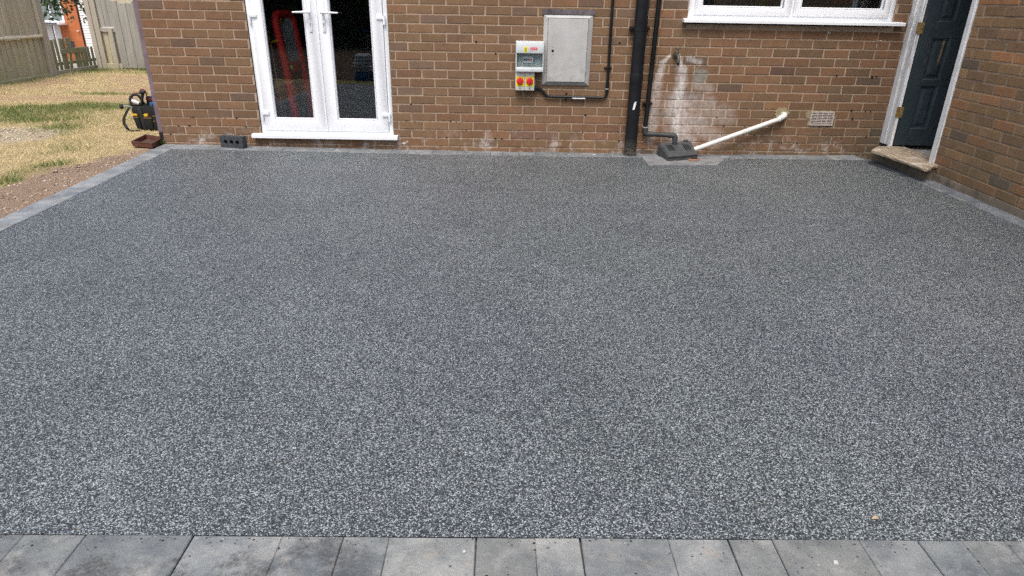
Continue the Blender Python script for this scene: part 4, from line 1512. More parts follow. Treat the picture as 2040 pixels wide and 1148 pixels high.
# ------------------------------------------------------------------ brown tray at the wall's end
tr = thing('plastic_tray', 'open brown plastic tray lying at the end of the brick wall', 'tray', (-0.245, 0.02, 0))
oq = [(-0.330, -0.130), (-0.112, -0.195), (-0.145, 0.085), (-0.375, 0.215)]
cxx = sum(p[0] for p in oq) / 4
cyy = sum(p[1] for p in oq) / 4
def sc(p, k): return (cxx + (p[0] - cxx) * k, cyy + (p[1] - cyy) * k)
rings = [([sc(p, 0.96) for p in oq], 0.0), (oq, 0.042), ([sc(p, 1.04) for p in oq], 0.042), ([sc(p, 1.04) for p in oq], 0.046), ([sc(p, 0.93) for p in oq], 0.046), ([sc(p, 0.90) for p in oq], 0.008)]
vs = [(x, y, z) for rr, z in rings for x, y in rr]
fs = [(3, 2, 1, 0), (20, 21, 22, 23)] + [(r * 4 + k, r * 4 + (k + 1) % 4, r * 4 + 4 + (k + 1) % 4, r * 4 + 4 + k) for r in range(5) for k in range(4)]
rel(MB().add(vs, fs), 'tray_body', 'tray', tr, smooth=False)
rel(MB().prism([sc(p, 0.6) for p in oq], 0.0085, 0.014), 'soil_residue', 'soil', tr, smooth=False)

wdp = thing('weed', 'small green weed growing at the blackened foot of the purple trim', 'weed', (-0.115, -0.02, 0.0))
for i in range(16):
    a = random.uniform(0, 6.28)
    L = random.uniform(0.02, 0.06)
    p0 = Vector((-0.115 + random.uniform(-.02, .02), -0.02 + random.uniform(-.02, .02), 0))
    d = Vector((math.cos(a) * L * .6, math.sin(a) * L * .6 - .01, L))
    sdv = Vector((-math.sin(a), math.cos(a), 0)) * 0.007
    mm = MB().add([p0[:], (p0 + d * .6 + sdv)[:], (p0 + d)[:], (p0 + d * .6 - sdv)[:]], [(0, 1, 2, 3)])
    rel(mm, 'weed_leaf', 'leaf_house', wdp, smooth=False)
# ------------------------------------------------------------------ lawn
LX0 = -4.74


def xr(y):
    return np.where(y < -0.1, -0.088 - 0.0445 * (y + 0.10), -0.02)


def fields(x, y):
    """how bare, sandy, green each spot of the lawn is"""
    n1 = fbm(x * 1.7, y * 1.7)
    n2 = fbm(x * 5.1 + 40, y * 5.1 + 9)
    n3 = fbm(x * 13 + 4, y * 13 + 70, 3)
    s = xr(y) - x
    wb = np.interp(y, [-6, -1.55, -1.0, -0.8, -0.43, -0.13, 0.10, 0.3], [.62, .50, .43, .36, .27, .16, .03, -.1])
    soil = 1 - sstep(wb - 0.07, wb + 0.06, s + (n2 - 0.5) * 0.28)
    band = np.exp(-((y - (2.88 + 0.10 * (x + 3.0))) / 0.26) ** 2) * sstep(-1.3, -2.0, x)
    bare = band * sstep(0.30, 0.55, n2 * 0.6 + n1 * 0.4 + 0.12)
    up = sstep(3.5, 4.0, y) * (1 - sstep(5.6, 6.2, y))
    bare = np.maximum(bare, up * sstep(0.36, 0.62, n1) * 0.85)
    e = ((x + 1.95) / 0.66) ** 2 + ((y - 0.28) / 0.55) ** 2
    sand = 1 - sstep(0.6, 1.15, e + (n2 - 0.5) * 0.9)
    def blobf(cx, cy, rx, ry, k=1.0):
        return k * np.exp(-(((x - cx) / rx) ** 2 + ((y - cy) / ry) ** 2))
    gr = blobf(-2.75, 1.9, 0.9, 0.30) + blobf(-2.0, 2.35, 0.8, 0.28, .9) + blobf(-2.4, 1.35, 0.75, 0.33) + blobf(-1.5, 0.62, 0.30, 0.32, 1.1) \
        + blobf(-2.5, 3.45, 0.55, 0.13, 1.0) + blobf(-0.62, -1.25, 0.14, 0.45, .9) + blobf(-0.56, -0.85, 0.10, 0.22, .8) + blobf(-1.0, 0.05, 0.25, 0.3, .35) \
        + blobf(-0.55, 1.35, 0.6, 0.35, .4) + blobf(-1.9, -0.1, 0.14, 0.10, .9) + 0.75 * sstep(5.9, 6.6, y) + 0.6 * sstep(-4.1, -4.6, x) + blobf(-0.75, -0.30, .25, .18, .35)
    gr = np.clip(gr * (0.25 + 1.7 * (n2 * 0.6 + n3 * 0.4)) + (n1 - 0.5) * 0.7 - 0.13, 0, 0.95)
    gr = gr * (1 - soil)
    return soil, np.clip(bare, 0, 1), np.clip(sand, 0, 1), gr, n1, n2, n3


def lawn_color(x, y):
    soil, bare, sand, gr, n1, n2, n3 = fields(x, y)
    L = lambda *c: np.array(c)[None, :]
    m = lambda a, b, t: a * (1 - t[:, None]) + b * t[:, None]
    c = m(L(.43, .335, .175), L(.60, .485, .27), n3)
    c = m(c, L(.44, .30, .19), bare * 0.85)
    c = m(c, L(.20, .205, .08), gr * 0.8)
    c = m(c, L(.50, .42, .30), sand * 0.85)
    so = m(L(.27, .19, .135), L(.42, .315, .23), n2 * .6 + n3 * .4)
    c = m(c, so, soil)
    return c


ny, nx = 250, 96
yy = np.linspace(-5.6, 7.3, ny)
uu = np.linspace(0, 1, nx)
Y, U = np.meshgrid(yy, uu, indexing='ij')
X = LX0 + U * (xr(Y) - LX0)
x_, y_ = X.ravel(), Y.ravel()
f_ = fields(x_, y_)
edge = np.clip((xr(y_) - x_) / 0.25, 0, 1)
z_ = -0.012 + (fbm(x_ * 3, y_ * 3) - 0.5) * 0.05 * edge + (fbm(x_ * 14, y_ * 14, 3) - 0.5) * (0.012 + 0.02 * f_[2] + 0.012 * f_[0]) * edge
idx = np.arange(ny * nx).reshape(ny, nx)
F = np.stack([idx[:-1, :-1], idx[:-1, 1:], idx[1:, 1:], idx[1:, :-1]], -1).reshape(-1, 4)
mesh_arrays('lawn', np.stack([x_, y_, z_], -1), F, 'lawn', lawn_color(x_, y_), smooth=True, kind='structure')


def lawn_z(x, y):
    e = np.clip((xr(y) - x) / 0.25, 0, 1)
    return -0.014 + (fbm(x * 3, y * 3) - 0.5) * 0.05 * e


# grass blades, straw coloured where the lawn is scorched
N = 190000
gx = RNG.uniform(LX0, -0.05, N)
gy = RNG.uniform(-2.6, 7.1, N)
so_, ba_, sa_, gr_, n1_, n2_, n3_ = fields(gx, gy)
dens = np.clip(0.55 + 0.6 * gr_ + 0.3 * (n2_ - .5) - 1.2 * so_ - 0.75 * ba_ - 0.75 * sa_, 0.02, 1)
ok = (RNG.random(N) < dens) & (gx < xr(gy) - 0.02) & ~((gx > -0.40) & (gy > -0.22) & (gy < 0.26))
gx, gy, gr_, n3_ = gx[ok], gy[ok], gr_[ok], n3_[ok]
n = len(gx)
ang = RNG.uniform(0, 2 * np.pi, n)
h = RNG.uniform(0.010, 0.026, n) * (1 + 1.3 * gr_) * np.where(RNG.random(n) < .03, 2.2, 1)
wd_ = RNG.uniform(0.0014, 0.0030, n)
lean = RNG.uniform(0.4, 2.0, n) * h * (1 - 0.45 * gr_)
la = RNG.uniform(0, 2 * np.pi, n)
bz = lawn_z(gx, gy)
dx, dy = np.cos(ang) * wd_, np.sin(ang) * wd_
V = np.empty((n, 3, 3))
V[:, 0] = np.stack([gx - dx, gy - dy, bz], -1)
V[:, 1] = np.stack([gx + dx, gy + dy, bz], -1)
V[:, 2] = np.stack([gx + np.cos(la) * lean, gy + np.sin(la) * lean, bz + h], -1)
isg = RNG.random(n) < np.clip(gr_ * 1.25 + 0.05, 0, 0.95)
sv = RNG.uniform(.52, .74, n)
straw = np.stack([sv, sv * RNG.uniform(.77, .83, n), sv * RNG.uniform(.40, .48, n)], -1)
green = np.stack([RNG.uniform(.11, .22, n), RNG.uniform(.16, .26, n), RNG.uniform(.04, .09, n)], -1)
cc = np.where(isg[:, None], green, straw)
mesh_arrays('grass', V.reshape(-1, 3), np.arange(n * 3).reshape(-1, 3), 'blade', np.repeat(cc, 3, 0), kind='stuff', fsize=3)


# loose stones and clods on the soil strip and the sandy patch
def stones(name, pts, rmin, rmax, cols):
    V, F, C = [], [], []
    ico = [(1, 0, 0), (-1, 0, 0), (0, 1, 0), (0, -1, 0), (0, 0, 1), (0, 0, -.6)]
    fc = [(0, 2, 4), (2, 1, 4), (1, 3, 4), (3, 0, 4), (2, 0, 5), (1, 2, 5), (3, 1, 5), (0, 3, 5)]
    for x, y, z in pts:
        r = rmin + (rmax - rmin) * random.random() ** 3
        a = random.uniform(0, 6.28)
        ca, sa = math.cos(a), math.sin(a)
        s = [random.uniform(.6, 1.3) for _ in range(6)]
        o = len(V)
        for (px, py, pz), k in zip(ico, s):
            V.append((x + (px * ca - py * sa) * r * k, y + (px * sa + py * ca) * r * k * .8, z + pz * r * .55 * k))
        F += [tuple(i + o for i in t) for t in fc]
        c = random.choice(cols)
        k = random.uniform(.75, 1.2)
        C += [tuple(v * k for v in c)] * 6
    return mesh_arrays(name, V, F, 'stone', np.array(C), kind='stuff', fsize=3)


pts = []
while len(pts) < 1500:
    y = random.uniform(-2.6, 0.05)
    x = float(xr(np.array([y]))[0]) - random.uniform(0.0, 0.55) ** 1.0
    if float(fields(np.array([x]), np.array([y]))[0][0]) > 0.5:
        pts.append((x, y, float(lawn_z(np.array([x]), np.array([y]))[0]) + 0.003))
stones('loose_stones', pts, 0.003, 0.016, [(.36, .26, .19), (.44, .34, .26), (.30, .21, .15), (.55, .49, .43), (.39, .28, .21)])
pts = []
while len(pts) < 900:
    x, y = random.gauss(-1.95, .42), random.gauss(0.28, .36)
    if float(fields(np.array([x]), np.array([y]))[2][0]) > 0.45:
        pts.append((x, y, float(lawn_z(np.array([x]), np.array([y]))[0]) + 0.004))
stones('pale_rubble', pts, 0.004, 0.02, [(.55, .47, .36), (.46, .38, .27), (.60, .55, .46), (.38, .30, .20)])

# small droppings on the patio: lime splashes, a dry leaf
lf = MB()
lc = Vector((4.02, -4.735, 0.002))
lf.add([(lc + Vector(p))[:] for p in ((-.010, -.002, 0), (-.003, -.005, .003), (.008, -.003, .002), (.011, .003, .001), (.003, .005, .005), (-.006, .003, .003))], [(0, 1, 2, 3, 4, 5)])
tag(lf.build('dry_leaf', 'dry_leaf', smooth=False), 'single dry tan leaf lying on the dark stone patio near its front edge', 'leaf')
spl = MB()
for x, y, r in [(3.845, -4.885, .007), (3.80, -4.892, .002), (2.94, -4.858, .004), (6.36, -0.66, .007), (6.34, -0.55, .005),
                (0.86, -0.045, .010), (4.02, -0.10, .010), (3.85, -0.08, .016), (3.62, -0.10, .008), (1.50, -0.08, .012), (1.98, -0.06, .006)]:
    q = [(x + math.cos(t) * r * random.uniform(.6, 1.4), y + math.sin(t) * r * random.uniform(.6, 1.3)) for t in np.linspace(0, 2 * math.pi, 9)[:-1]]
    spl.prism(q, dip(x, y) + 0.0005, dip(x, y) + 0.0032)
spl.build('lime_splashes', 'lime', kind='stuff', smooth=False)

pts = []
for _ in range(420):
    x = random.uniform(1.7, 4.5)
    y = FRONT_IN - abs(random.gauss(0, .02)) if random.random() < .75 else random.uniform(FRONT_OUT, FRONT_IN)
    pts.append((x, y + .002, 0.0015))
stones('edge_grit', pts, 0.0012, 0.0042, [(.05, .055, .06), (.03, .033, .036), (.12, .13, .14), (.42, .43, .43), (.03, .03, .03)])

# ground beyond the fence lies lower; soil behind the photographer
MB().box(-160, 160, -60, 160, -2.4, -2.0).build('ground', 'far_ground', kind='structure', smooth=False)
MB().box(-9, 16, -22, FRONT_OUT - 0.10, -0.4, -0.03).build('garden_soil', 'soil', kind='structure', smooth=False)
MB().box(LX0, -0.2, -5.0, 7.3, -1.0, -0.09).build('lawn_bank', 'soil', kind='structure', smooth=False)

# ------------------------------------------------------------------ left fence panel
FXX = -4.60
fp = thing('wooden_fence', 'green tinged boarded fence panel with a mid rail beside the dry lawn', 'fence', (FXX, 4.0, 0))
y = 0.9
while y < 5.44:
    wb_ = random.uniform(0.118, 0.142)
    y1 = min(y + wb_, 5.455)
    for za, zb_ in ((0.035, 0.600), (0.652, 1.82)):
        t = random.uniform(0, .004)
        j0, j1 = random.uniform(-.004, .004), random.uniform(-.004, .004)
        m = MB().prism([(y + j0, FXX - .014 - t), (y1 + .010, FXX - .012 - t), (y1 + .010, FXX - .008 - t), (y + j0, FXX + .004 + t)], za, zb_ + random.uniform(-.006, .002))
        m.v = [(b, a, c) for a, b, c in m.v]
        rel(m, 'board', 'fence_a', fp, smooth=False)
    y = y1
rel(MB().prism([(FXX - .01, 0.603), (FXX + .050, 0.603), (FXX + .056, 0.622), (FXX + .012, 0.650), (FXX - .01, 0.650)], 0.9, 5.47, 'y'), 'mid_rail', 'fence_a', fp, smooth=False)
rel(MB().cbox(FXX - .02, FXX + .02, 0.9, 5.47, -0.05, 0.033, .004), 'gravel_board', 'fence_a', fp, smooth=False)
rel(MB().cbox(FXX - .06, FXX + .045, 5.462, 5.600, -0.1, 1.95, .005), 'end_post', 'fence_post', fp, smooth=False)

# ------------------------------------------------------------------ broken picket fence
pf = thing('picket_fence', 'low mossy broken picket fence between the two tall fence posts', 'fence', (-4.72, 6.4, 0))
y = 5.70
i = 0
while y < 7.12:
    ww = random.uniform(.066, .082)
    tall = y < 6.36
    zt = (0.545 if tall else 0.385) + random.uniform(-.012, .012)
    m = MB().cbox(-.005, .005, -ww / 2, ww / 2, 0.03, zt, .0015)
    tilt = random.uniform(-.025, .025) if i not in (5,) else 0.22
    m.v = [(-4.715 + a + random.uniform(-.001, .001), y + ww / 2 + b + (c - .1) * tilt, c) for a, b, c in m.v]
    if i != 6:
        rel(m, 'picket', 'fence_c', pf, smooth=False)
    y += ww + (random.uniform(.040, .052) if y < 6.05 or y > 6.75 else random.uniform(.008, .03))
    i += 1
rel(MB().cbox(-4.700, -4.675, 6.03, 6.70, 0.305, 0.388, .003), 'cross_board', 'fence_c', pf, smooth=False)
rel(MB().cbox(-4.760, -4.730, 5.66, 7.12, 0.12, 0.17, .003), 'back_rail', 'fence_c', pf, smooth=False)
rel(MB().cbox(-4.700, -4.660, 5.61, 7.16, -0.1, 0.052, .004), 'ground_board', 'fence_post', pf, smooth=False)
rel(MB().cbox(-4.695, -4.672, 6.20, 6.33, 0.392, 0.56, .003), 'broken_board', 'fence_c', pf, smooth=False)

# ------------------------------------------------------------------ far fence: wide post, dark boards, grey gate boards
gf = thing('boarded_fence', 'weathered boarded fence with a wide pale post and a low rail', 'fence', (-4.3, 6.9, 0))
rel(MB().cbox(-4.605, -4.520, 6.86, 6.99, -0.1, 2.0, .004), 'wide_post', 'fence_post', gf, smooth=False)
rel(MB().cbox(-4.518, -4.425, 6.875, 6.97, -0.1, 2.0, .004), 'wide_post', 'fence_post', gf, smooth=False)
for k, x in enumerate((-4.42, -4.325, -4.232)):
    rel(MB().cbox(x, x + .090, 6.915, 6.935, 0.725, 1.95, .003), 'board', 'fence_b', gf, smooth=False)
    rel(MB().cbox(x, x + .090, 6.925, 6.945, 0.03, 0.640, .003), 'board', 'fence_a', gf, smooth=False)
rel(MB().cbox(-4.42, -4.14, 6.885, 6.925, 0.645, 0.715, .004), 'rail', 'fence_post', gf, smooth=False)
rel(MB().cbox(-4.262, -4.185, 6.840, 6.880, -0.05, 0.700, .005), 'short_post', 'fence_post', gf, smooth=False)
rel(MB().cbox(-4.42, -4.14, 6.86, 6.92, -0.08, 0.09, .004), 'gravel_board', 'fence_a', gf, smooth=False)
gt = thing('grey_gate', 'silver grey knotted plank gate with a ragged top near the brick wall', 'gate', (-3.9, 6.85, 0))
xs_ = [-4.135, -4.005, -3.845, -3.70, -3.56, -3.42, -3.28, -3.14, -3.0]
for k in range(len(xs_) - 1):
    a, b = xs_[k] + .004, xs_[k + 1] - .004
    zt = 1.16 + random.uniform(-.02, .02)
    tp_ = [(a, 0.02), (b, 0.02), (b, zt + random.uniform(-.03, .03)), ((a + b) / 2 + random.uniform(-.02, .02), zt - random.uniform(0, .05)), (a + .03, zt + random.uniform(-.01, .03)), (a, zt)]
    dy_ = random.uniform(-.004, .004)
    rel(MB().prism(tp_, 6.836 + dy_, 6.858 + dy_, 'y'), 'plank', 'fence_b', gt, smooth=False)
rel(MB().cbox(-4.14, -2.99, 6.860, 6.890, 0.22, 0.31, .003), 'cross_rail', 'fence_b', gt, smooth=False)
rel(MB().cbox(-4.14, -2.99, 6.860, 6.890, 0.90, 0.99, .003), 'cross_rail', 'fence_b', gt, smooth=False)
rel(MB().cbox(-4.14, -2.99, 6.862, 6.90, 0.99, 2.0, .003), 'dark_backing', 'fence_a', gt, smooth=False)

# ------------------------------------------------------------------ orange brick house far beyond the fences
hs = thing('far_house', 'orange brick house with white cladding seen between the fence posts', 'house', (-20.5, 32, -2.0))
HY = 32.0
rel(MB().box(-20.97, -19.80, HY, HY + 7, -2.0, 4.2), 'orange_wall', 'far_brick', hs, smooth=False)


def clad(x0, x1, z0, z1):
    m = MB()
    z = z0
    while z < z1 - .02:
        e = min(z + .128, z1)
        m.prism([(HY - .045, z + .004), (HY - .02, e), (HY + .02, e), (HY + .02, z)], x0, x1, 'x')
        z += .128
    return m


o = rel(clad(-24.0, -20.98, -2.0, -0.25), 'white_cladding', 'cladding', hs, smooth=False)
o['kind'] = 'stuff'
o = rel(clad(-19.745, -19.06, -2.0, 4.2), 'white_cladding', 'cladding', hs, smooth=False)
o['kind'] = 'stuff'
rel(MB().box(-24.0, -20.98, HY + .025, HY + 6, -2.0, 4.2), 'pale_wall', 'cladding', hs, smooth=False)
rel(MB().box(-19.79, -14.5, HY + .025, HY + 6, -2.0, 4.2), 'pale_wall', 'cladding', hs, smooth=False)
rel(MB().box(-19.05, -18.86, HY - .06, HY + .02, -2.0, 4.2), 'corner_board', 'upvc', hs, smooth=False)
rel(MB().tube([(-19.825, HY - .05, -2.0), (-19.825, HY - .05, 4.2)], 0.032, 10), 'downpipe', 'black_pipe', hs)
w_ = rel(mitred(MB(), -22.2, -20.62, -0.08, 1.6, 0.09, HY - .05, HY + .03), 'window', 'upvc', hs, smooth=False)
rel(MB().box(-22.12, -20.70, HY - .012, HY - .004, 0.0, 1.52), 'pane', 'far_glass', hs, w_, smooth=False)
for x in (-21.75, -21.28):
    rel(MB().box(x - .03, x + .03, HY - .06, HY - .015, 0.0, 1.52), 'glazing_bar', 'upvc', hs, w_, smooth=False)
for z in (.38, .76, 1.14):
    rel(MB().box(-22.12, -20.70, HY - .026, HY - .014, z - .012, z + .012), 'glazing_bar', 'far_dark', hs, w_, smooth=False)
cn = rel(MB().box(-22.4, -20.53, HY - .9, HY - .001, -0.185, -0.125), 'canopy', 'cladding', hs, smooth=False)
rel(MB().box(-22.4, -20.53, HY - .94, HY - .901, -0.15, -0.09), 'canopy_edge', 'far_dark', hs, cn, smooth=False)
rel(MB().box(-20.875, -20.815, HY - .85, HY - .79, -2.0, -0.19), 'canopy_post', 'far_dark', hs, cn, smooth=False)
rel(MB().box(-20.81, -20.775, HY - .84, HY - .80, -2.0, -0.19), 'canopy_post', 'cladding', hs, cn, smooth=False)
rel(MB().box(-20.73, -20.42, HY - .03, HY + .02, -1.62, -1.015), 'low_window', 'far_dark', hs, smooth=False)
rel(MB().cbox(-20.06, -19.99, HY - .10, HY, -0.52, -0.47, .01), 'wall_lamp', 'upvc', hs, smooth=False)
rel(MB().prism([(-24.5, 4.2), (-14.0, 4.2), (-19.2, 7.2)], HY - .3, HY + 7.2, 'y'), 'roof', 'slate', hs, smooth=False)

# ------------------------------------------------------------------ tree hanging over the fence gap
tree = thing('overhanging_tree', 'leafy dark green tree drooping its twigs over the gap between fence posts', 'tree', (-7.4, 9.2, -2.0))
rel(MB().tube([(-7.4, 9.2, -2.0), (-7.35, 9.15, 0.2), (-7.2, 9.0, 1.6), (-6.9, 8.8, 2.6), (-6.8, 8.7, 3.6)], [.16, .13, .11, .08, .04], 12), 'trunk', 'bark', tree)
twigs = []
ends = [(-6.05, 8.1, 0.80), (-5.72, 8.0, 0.88), (-5.60, 7.95, 0.80), (-5.16, 8.0, 0.74), (-5.22, 8.05, 0.98), (-6.15, 8.2, 1.05), (-5.85, 8.1, 1.10), (-5.45, 8.0, 1.12), (-6.0, 8.0, 0.95), (-5.75, 8.1, 1.2), (-5.55, 8.2, 1.05),
        (-5.3, 8.1, 1.25), (-6.25, 8.0, .9), (-5.92, 8.0, .84)]
bmb = MB()
for e in ends:
    p0 = Vector((-6.95 + random.uniform(-.1, .1), 8.8, 2.5 + random.uniform(-.4, .4)))
    p3 = Vector(e)
    p1 = p0 + Vector((0.6, -.3, .25))
    p2 = Vector((p3.x + random.uniform(-.15, .05), p3.y, p3.z + random.uniform(.35, .6)))
    ptsb = []
    for k in range(9):
        t = k / 8
        ptsb.append(p0 * (1 - t) ** 3 + p1 * 3 * t * (1 - t) ** 2 + p2 * 3 * t * t * (1 - t) + p3 * t ** 3)
    twigs.append(ptsb)
    rel(MB().tube(ptsb, [.026 - .0027 * k for k in range(9)], 6), 'branch', 'bark', tree)
V, C = [], []


def leafq(p, s):
    a = Vector((random.gauss(0, 1), random.gauss(0, 1), random.gauss(-.6, .7))).normalized()
    b = a.orthogonal().normalized()
    b = (Matrix.Rotation(random.uniform(0, 6.28), 3, a) @ b) * s * .42
    a = a * s
    V.extend([p[:], (p + a * .5 + b)[:], (p + a)[:], (p + a * .5 - b)[:]])
    k = random.uniform(.6, 1.35)
    c = random.choice([(.040, .070, .022), (.055, .090, .028), (.030, .055, .020), (.075, .105, .035)])
    C.extend([tuple(v * k for v in c)] * 4)


for ptsb in twigs:
    for _ in range(72):
        t = random.uniform(.45, 1.0) ** .7 * 8
        k = min(int(t), 7)
        p = ptsb[k].lerp(ptsb[k + 1], t - k)
        sp_r = .10 if t > 6.5 else .15
        leafq(p + Vector((random.gauss(0, sp_r * .6), random.gauss(0, sp_r), random.gauss(0, sp_r * .6))), random.uniform(.045, .085))
for _ in range(4200):
    d = Vector((random.gauss(0, 1), random.gauss(0, 1), random.gauss(0, 1))).normalized() * random.uniform(.5, 1) ** .4
    leafq(Vector((-6.8, 8.9, 3.1)) + Vector((d.x * 1.4, d.y * 1.2, d.z * 1.25)) + Vector((random.gauss(0, .1), 0, random.gauss(0, .1))), random.uniform(.05, .09))
lx, ly, lz = tree.location
V = [(a - lx, b - ly, c - lz) for a, b, c in V]
mesh_arrays('leaves', V, np.arange(len(V)).reshape(-1, 4), 'leaf', np.array(C), parent=tree, kind='stuff')

# ------------------------------------------------------------------ hedge backdrop behind the camera, unseen, added to darken the panes' reflections
V, C = [], []
for _ in range(9000):
    x, z = random.uniform(-9, 16), random.uniform(-.1, 3.6)
    leafq(Vector((x, -15 + random.gauss(0, .25), z)), random.uniform(.12, .26))
mesh_arrays('hedge_backdrop', V, np.arange(len(V)).reshape(-1, 4), 'hedge', np.array(C), kind='stuff')
MB().box(-9, 16, -16, -15.4, -.1, 3.4).build('hedge_backdrop_core', 'soil', kind='structure', smooth=False)

# ------------------------------------------------------------------ tool bag on the lawn
bg = thing('tool_bag', 'open black tool bag with yellow pocket flaps standing on the lawn', 'bag', (-0.585, 0.76, 0.0))


def loft(rings, name, mat, root, parent=None, cap=(True, True), seg=28, e=4.0):
    """rings: (cx, cy, z, hx, hy) superellipses"""
    vs, fs = [], []
    for cx, cy, z, hx, hy in rings:
        for k in range(seg):
            t = 2 * math.pi * k / seg
            c_, s_ = math.cos(t), math.sin(t)
            vs.append((cx + math.copysign(abs(c_) ** (2 / e), c_) * hx, cy + math.copysign(abs(s_) ** (2 / e), s_) * hy, z + 0.003 * math.sin(5 * t + z * 60)))
    for r in range(len(rings) - 1):
        for k in range(seg):
            fs.append((r * seg + k, r * seg + (k + 1) % seg, (r + 1) * seg + (k + 1) % seg, (r + 1) * seg + k))
    if cap[0]:
        fs.append(tuple(range(seg))[::-1])
    if cap[1]:
        fs.append(tuple(range((len(rings) - 1) * seg, len(rings) * seg)))
    return rel(MB().add(vs, fs), name, mat, root, parent)


by = 0.775
loft([(-.575, by, .000, .115, .085), (-.577, by, .02, .122, .092), (-.580, by, .10, .142, .102), (-.582, by, .17, .152, .106), (-.582, by, .232, .152, .106),
      (-.582, by, .240, .148, .102), (-.582, by, .228, .143, .097), (-.580, by, .15, .138, .092)], 'bag_body', 'bag', bg)


def pocket(x0, x1, z0, z1, d, name='pocket', mat='bag', parent=None, yb=0.0):
    m = MB().cbox(x0, x1, -d, 0.02, z0, z1, min(.009, (z1 - z0) * .3), 2)
    out = []
    for a, b, c in m.v:
        f = (0.122 + (0.152 - .122) * min(1, max(0, c) / .17)) / .152
        fy = (0.088 + (0.104 - .088) * min(1, max(0, c) / .17))
        xa = -.58 + (a + .58) * f
        k = abs((xa + .58) / .155)
        out.append((xa, by - fy + b + yb + .03 * k ** 4, c))
    m.v = out
    return rel(m, name, mat, bg, parent)


p1_ = pocket(-.722, -.655, .012, .142, .020)
pocket(-.718, -.662, .141, .161, .018, 'pocket_flap', 'yellow', p1_)
pocket(-.722, -.655, .126, .1305, .0225, 'piping', 'orange', p1_)
pocket(-.645, -.605, .004, .226, .016, 'front_strap', 'bag_grey')
p2_ = pocket(-.600, -.512, .010, .140, .024)
pocket(-.596, -.552, .130, .164, .019, 'pocket_flap', 'yellow', p2_)
pocket(-.600, -.512, .122, .1265, .0265, 'piping', 'orange', p2_)
p3_ = pocket(-.506, -.425, .010, .150, .024)
pocket(-.506, -.425, .142, .1465, .0265, 'piping', 'orange', p3_)
pocket(-.506, -.425, .092, .0960, .0265, 'piping', 'orange', p3_)
rel(MB().disc((-.640, .665, .205), .005, 'y', .006, 10), 'rivet', 'silver', bg)
hoop = fillet([(-.722, .70, .225), (-.728, .715, .325), (-.660, .745, .348), (-.628, .77, .25)], .05, 6)
rel(MB().tube(hoop, .012, 10), 'carry_hoop', 'bag_grey', bg)
# shoulder strap hanging to the ground
path = [Vector(p) for p in ((-.728, .675, .222), (-.752, .655, .185), (-.782, .635, .125), (-.787, .625, .075), (-.765, .615, .030), (-.738, .61, .006), (-.700, .625, .004), (-.655, .65, .004))]
vs, fs = [], []
for i, p in enumerate(path):
    wv = Vector((.013, .007, 0.003)) if i < 5 else Vector((0.0, -.016, 0.0))
    nv = Vector((.001, -.0022, .0012))
    vs += [(p - wv)[:], (p + wv)[:], (p + wv + nv)[:], (p - wv + nv)[:]]
for i in range(len(path) - 1):
    for k in range(4):
        fs.append((i * 4 + k, i * 4 + (k + 1) % 4, i * 4 + 4 + (k + 1) % 4, i * 4 + 4 + k))
rel(MB().add(vs, fs), 'shoulder_strap', 'bag_grey', bg)
tl = thing('hammer', 'black rubber gripped hammer sticking up out of the tool bag', 'tool', (-.63, .76, .17))
rel(MB().tube([(-.655, .75, .17), (-.625, .75, .30), (-.610, .75, .345)], [.012, .014, .017], 12), 'grip', 'black_rubber', tl)
rel(MB().tube([(-.632, .75, .352), (-.610, .748, .362), (-.580, .746, .366)], [.016, .020, .014], 12), 'head', 'black_rubber', tl)
tl = thing('drill', 'silver and black cordless drill lying inside the tool bag', 'tool', (-.67, .71, .22))
rel(MB().tube([(-.700, .700, .285), (-.660, .695, .270), (-.632, .695, .258)], [.018, .023, .015], 14), 'drill_body', 'silver', tl)
rel(MB().tube([(-.632, .695, .258), (-.612, .695, .250)], [.015, .008], 12), 'chuck', 'black_rubber', tl)
rel(MB().tube([(-.668, .705, .265), (-.660, .72, .20)], [.018, .020], 12), 'drill_grip', 'black_rubber', tl)
tl = thing('blue_case', 'blue plastic case poking out of the tool bag beside the wall', 'case', (-.50, .74, .2))
rel(MB().cbox(-.545, -.450, .715, .775, .17, .270, .008, 2), 'case_body', 'blue', tl)
rel(MB().cbox(-.515, -.480, .708, .7155, .235, .255, .002), 'case_catch', 'black_rubber', tl)
tl = thing('screw_clamp', 'black knobbed clamp jutting out of the tool bag above its strap', 'tool', (-.76, .67, .23))
rel(MB().tube([(-.68, .70, .205), (-.742, .675, .238), (-.782, .66, .236)], .006, 8), 'spindle', 'steel', tl)
rel(MB().tube([(-.778, .66, .236), (-.790, .658, .233), (-.806, .655, .227), (-.812, .654, .225)], [.010, .021, .021, .012], 12), 'clamp_knob', 'black_rubber', tl)
tl = thing('red_cable', 'maroon cable looped over the back rim of the tool bag', 'cable', (-.66, .8, .24))
rel(MB().tube(fillet([(-.735, .76, .23), (-.728, .77, .345), (-.66, .79, .350), (-.645, .80, .39), (-.600, .80, .37), (-.60, .81, .22)], .03, 5), .006, 8), 'cable_loop', 'cable_red', tl)
tl = thing('socket_tray', 'black lidded socket tray standing at the back of the tool bag', 'tray', (-.55, .83, .2))
rel(MB().cbox(-.62, -.45, .80, .86, .15, .315, .012, 2), 'tray_body', 'black_rubber', tl)
rel(MB().cbox(-.59, -.48, .793, .8005, .275, .300, .004), 'tray_handle', 'cable_red', tl)

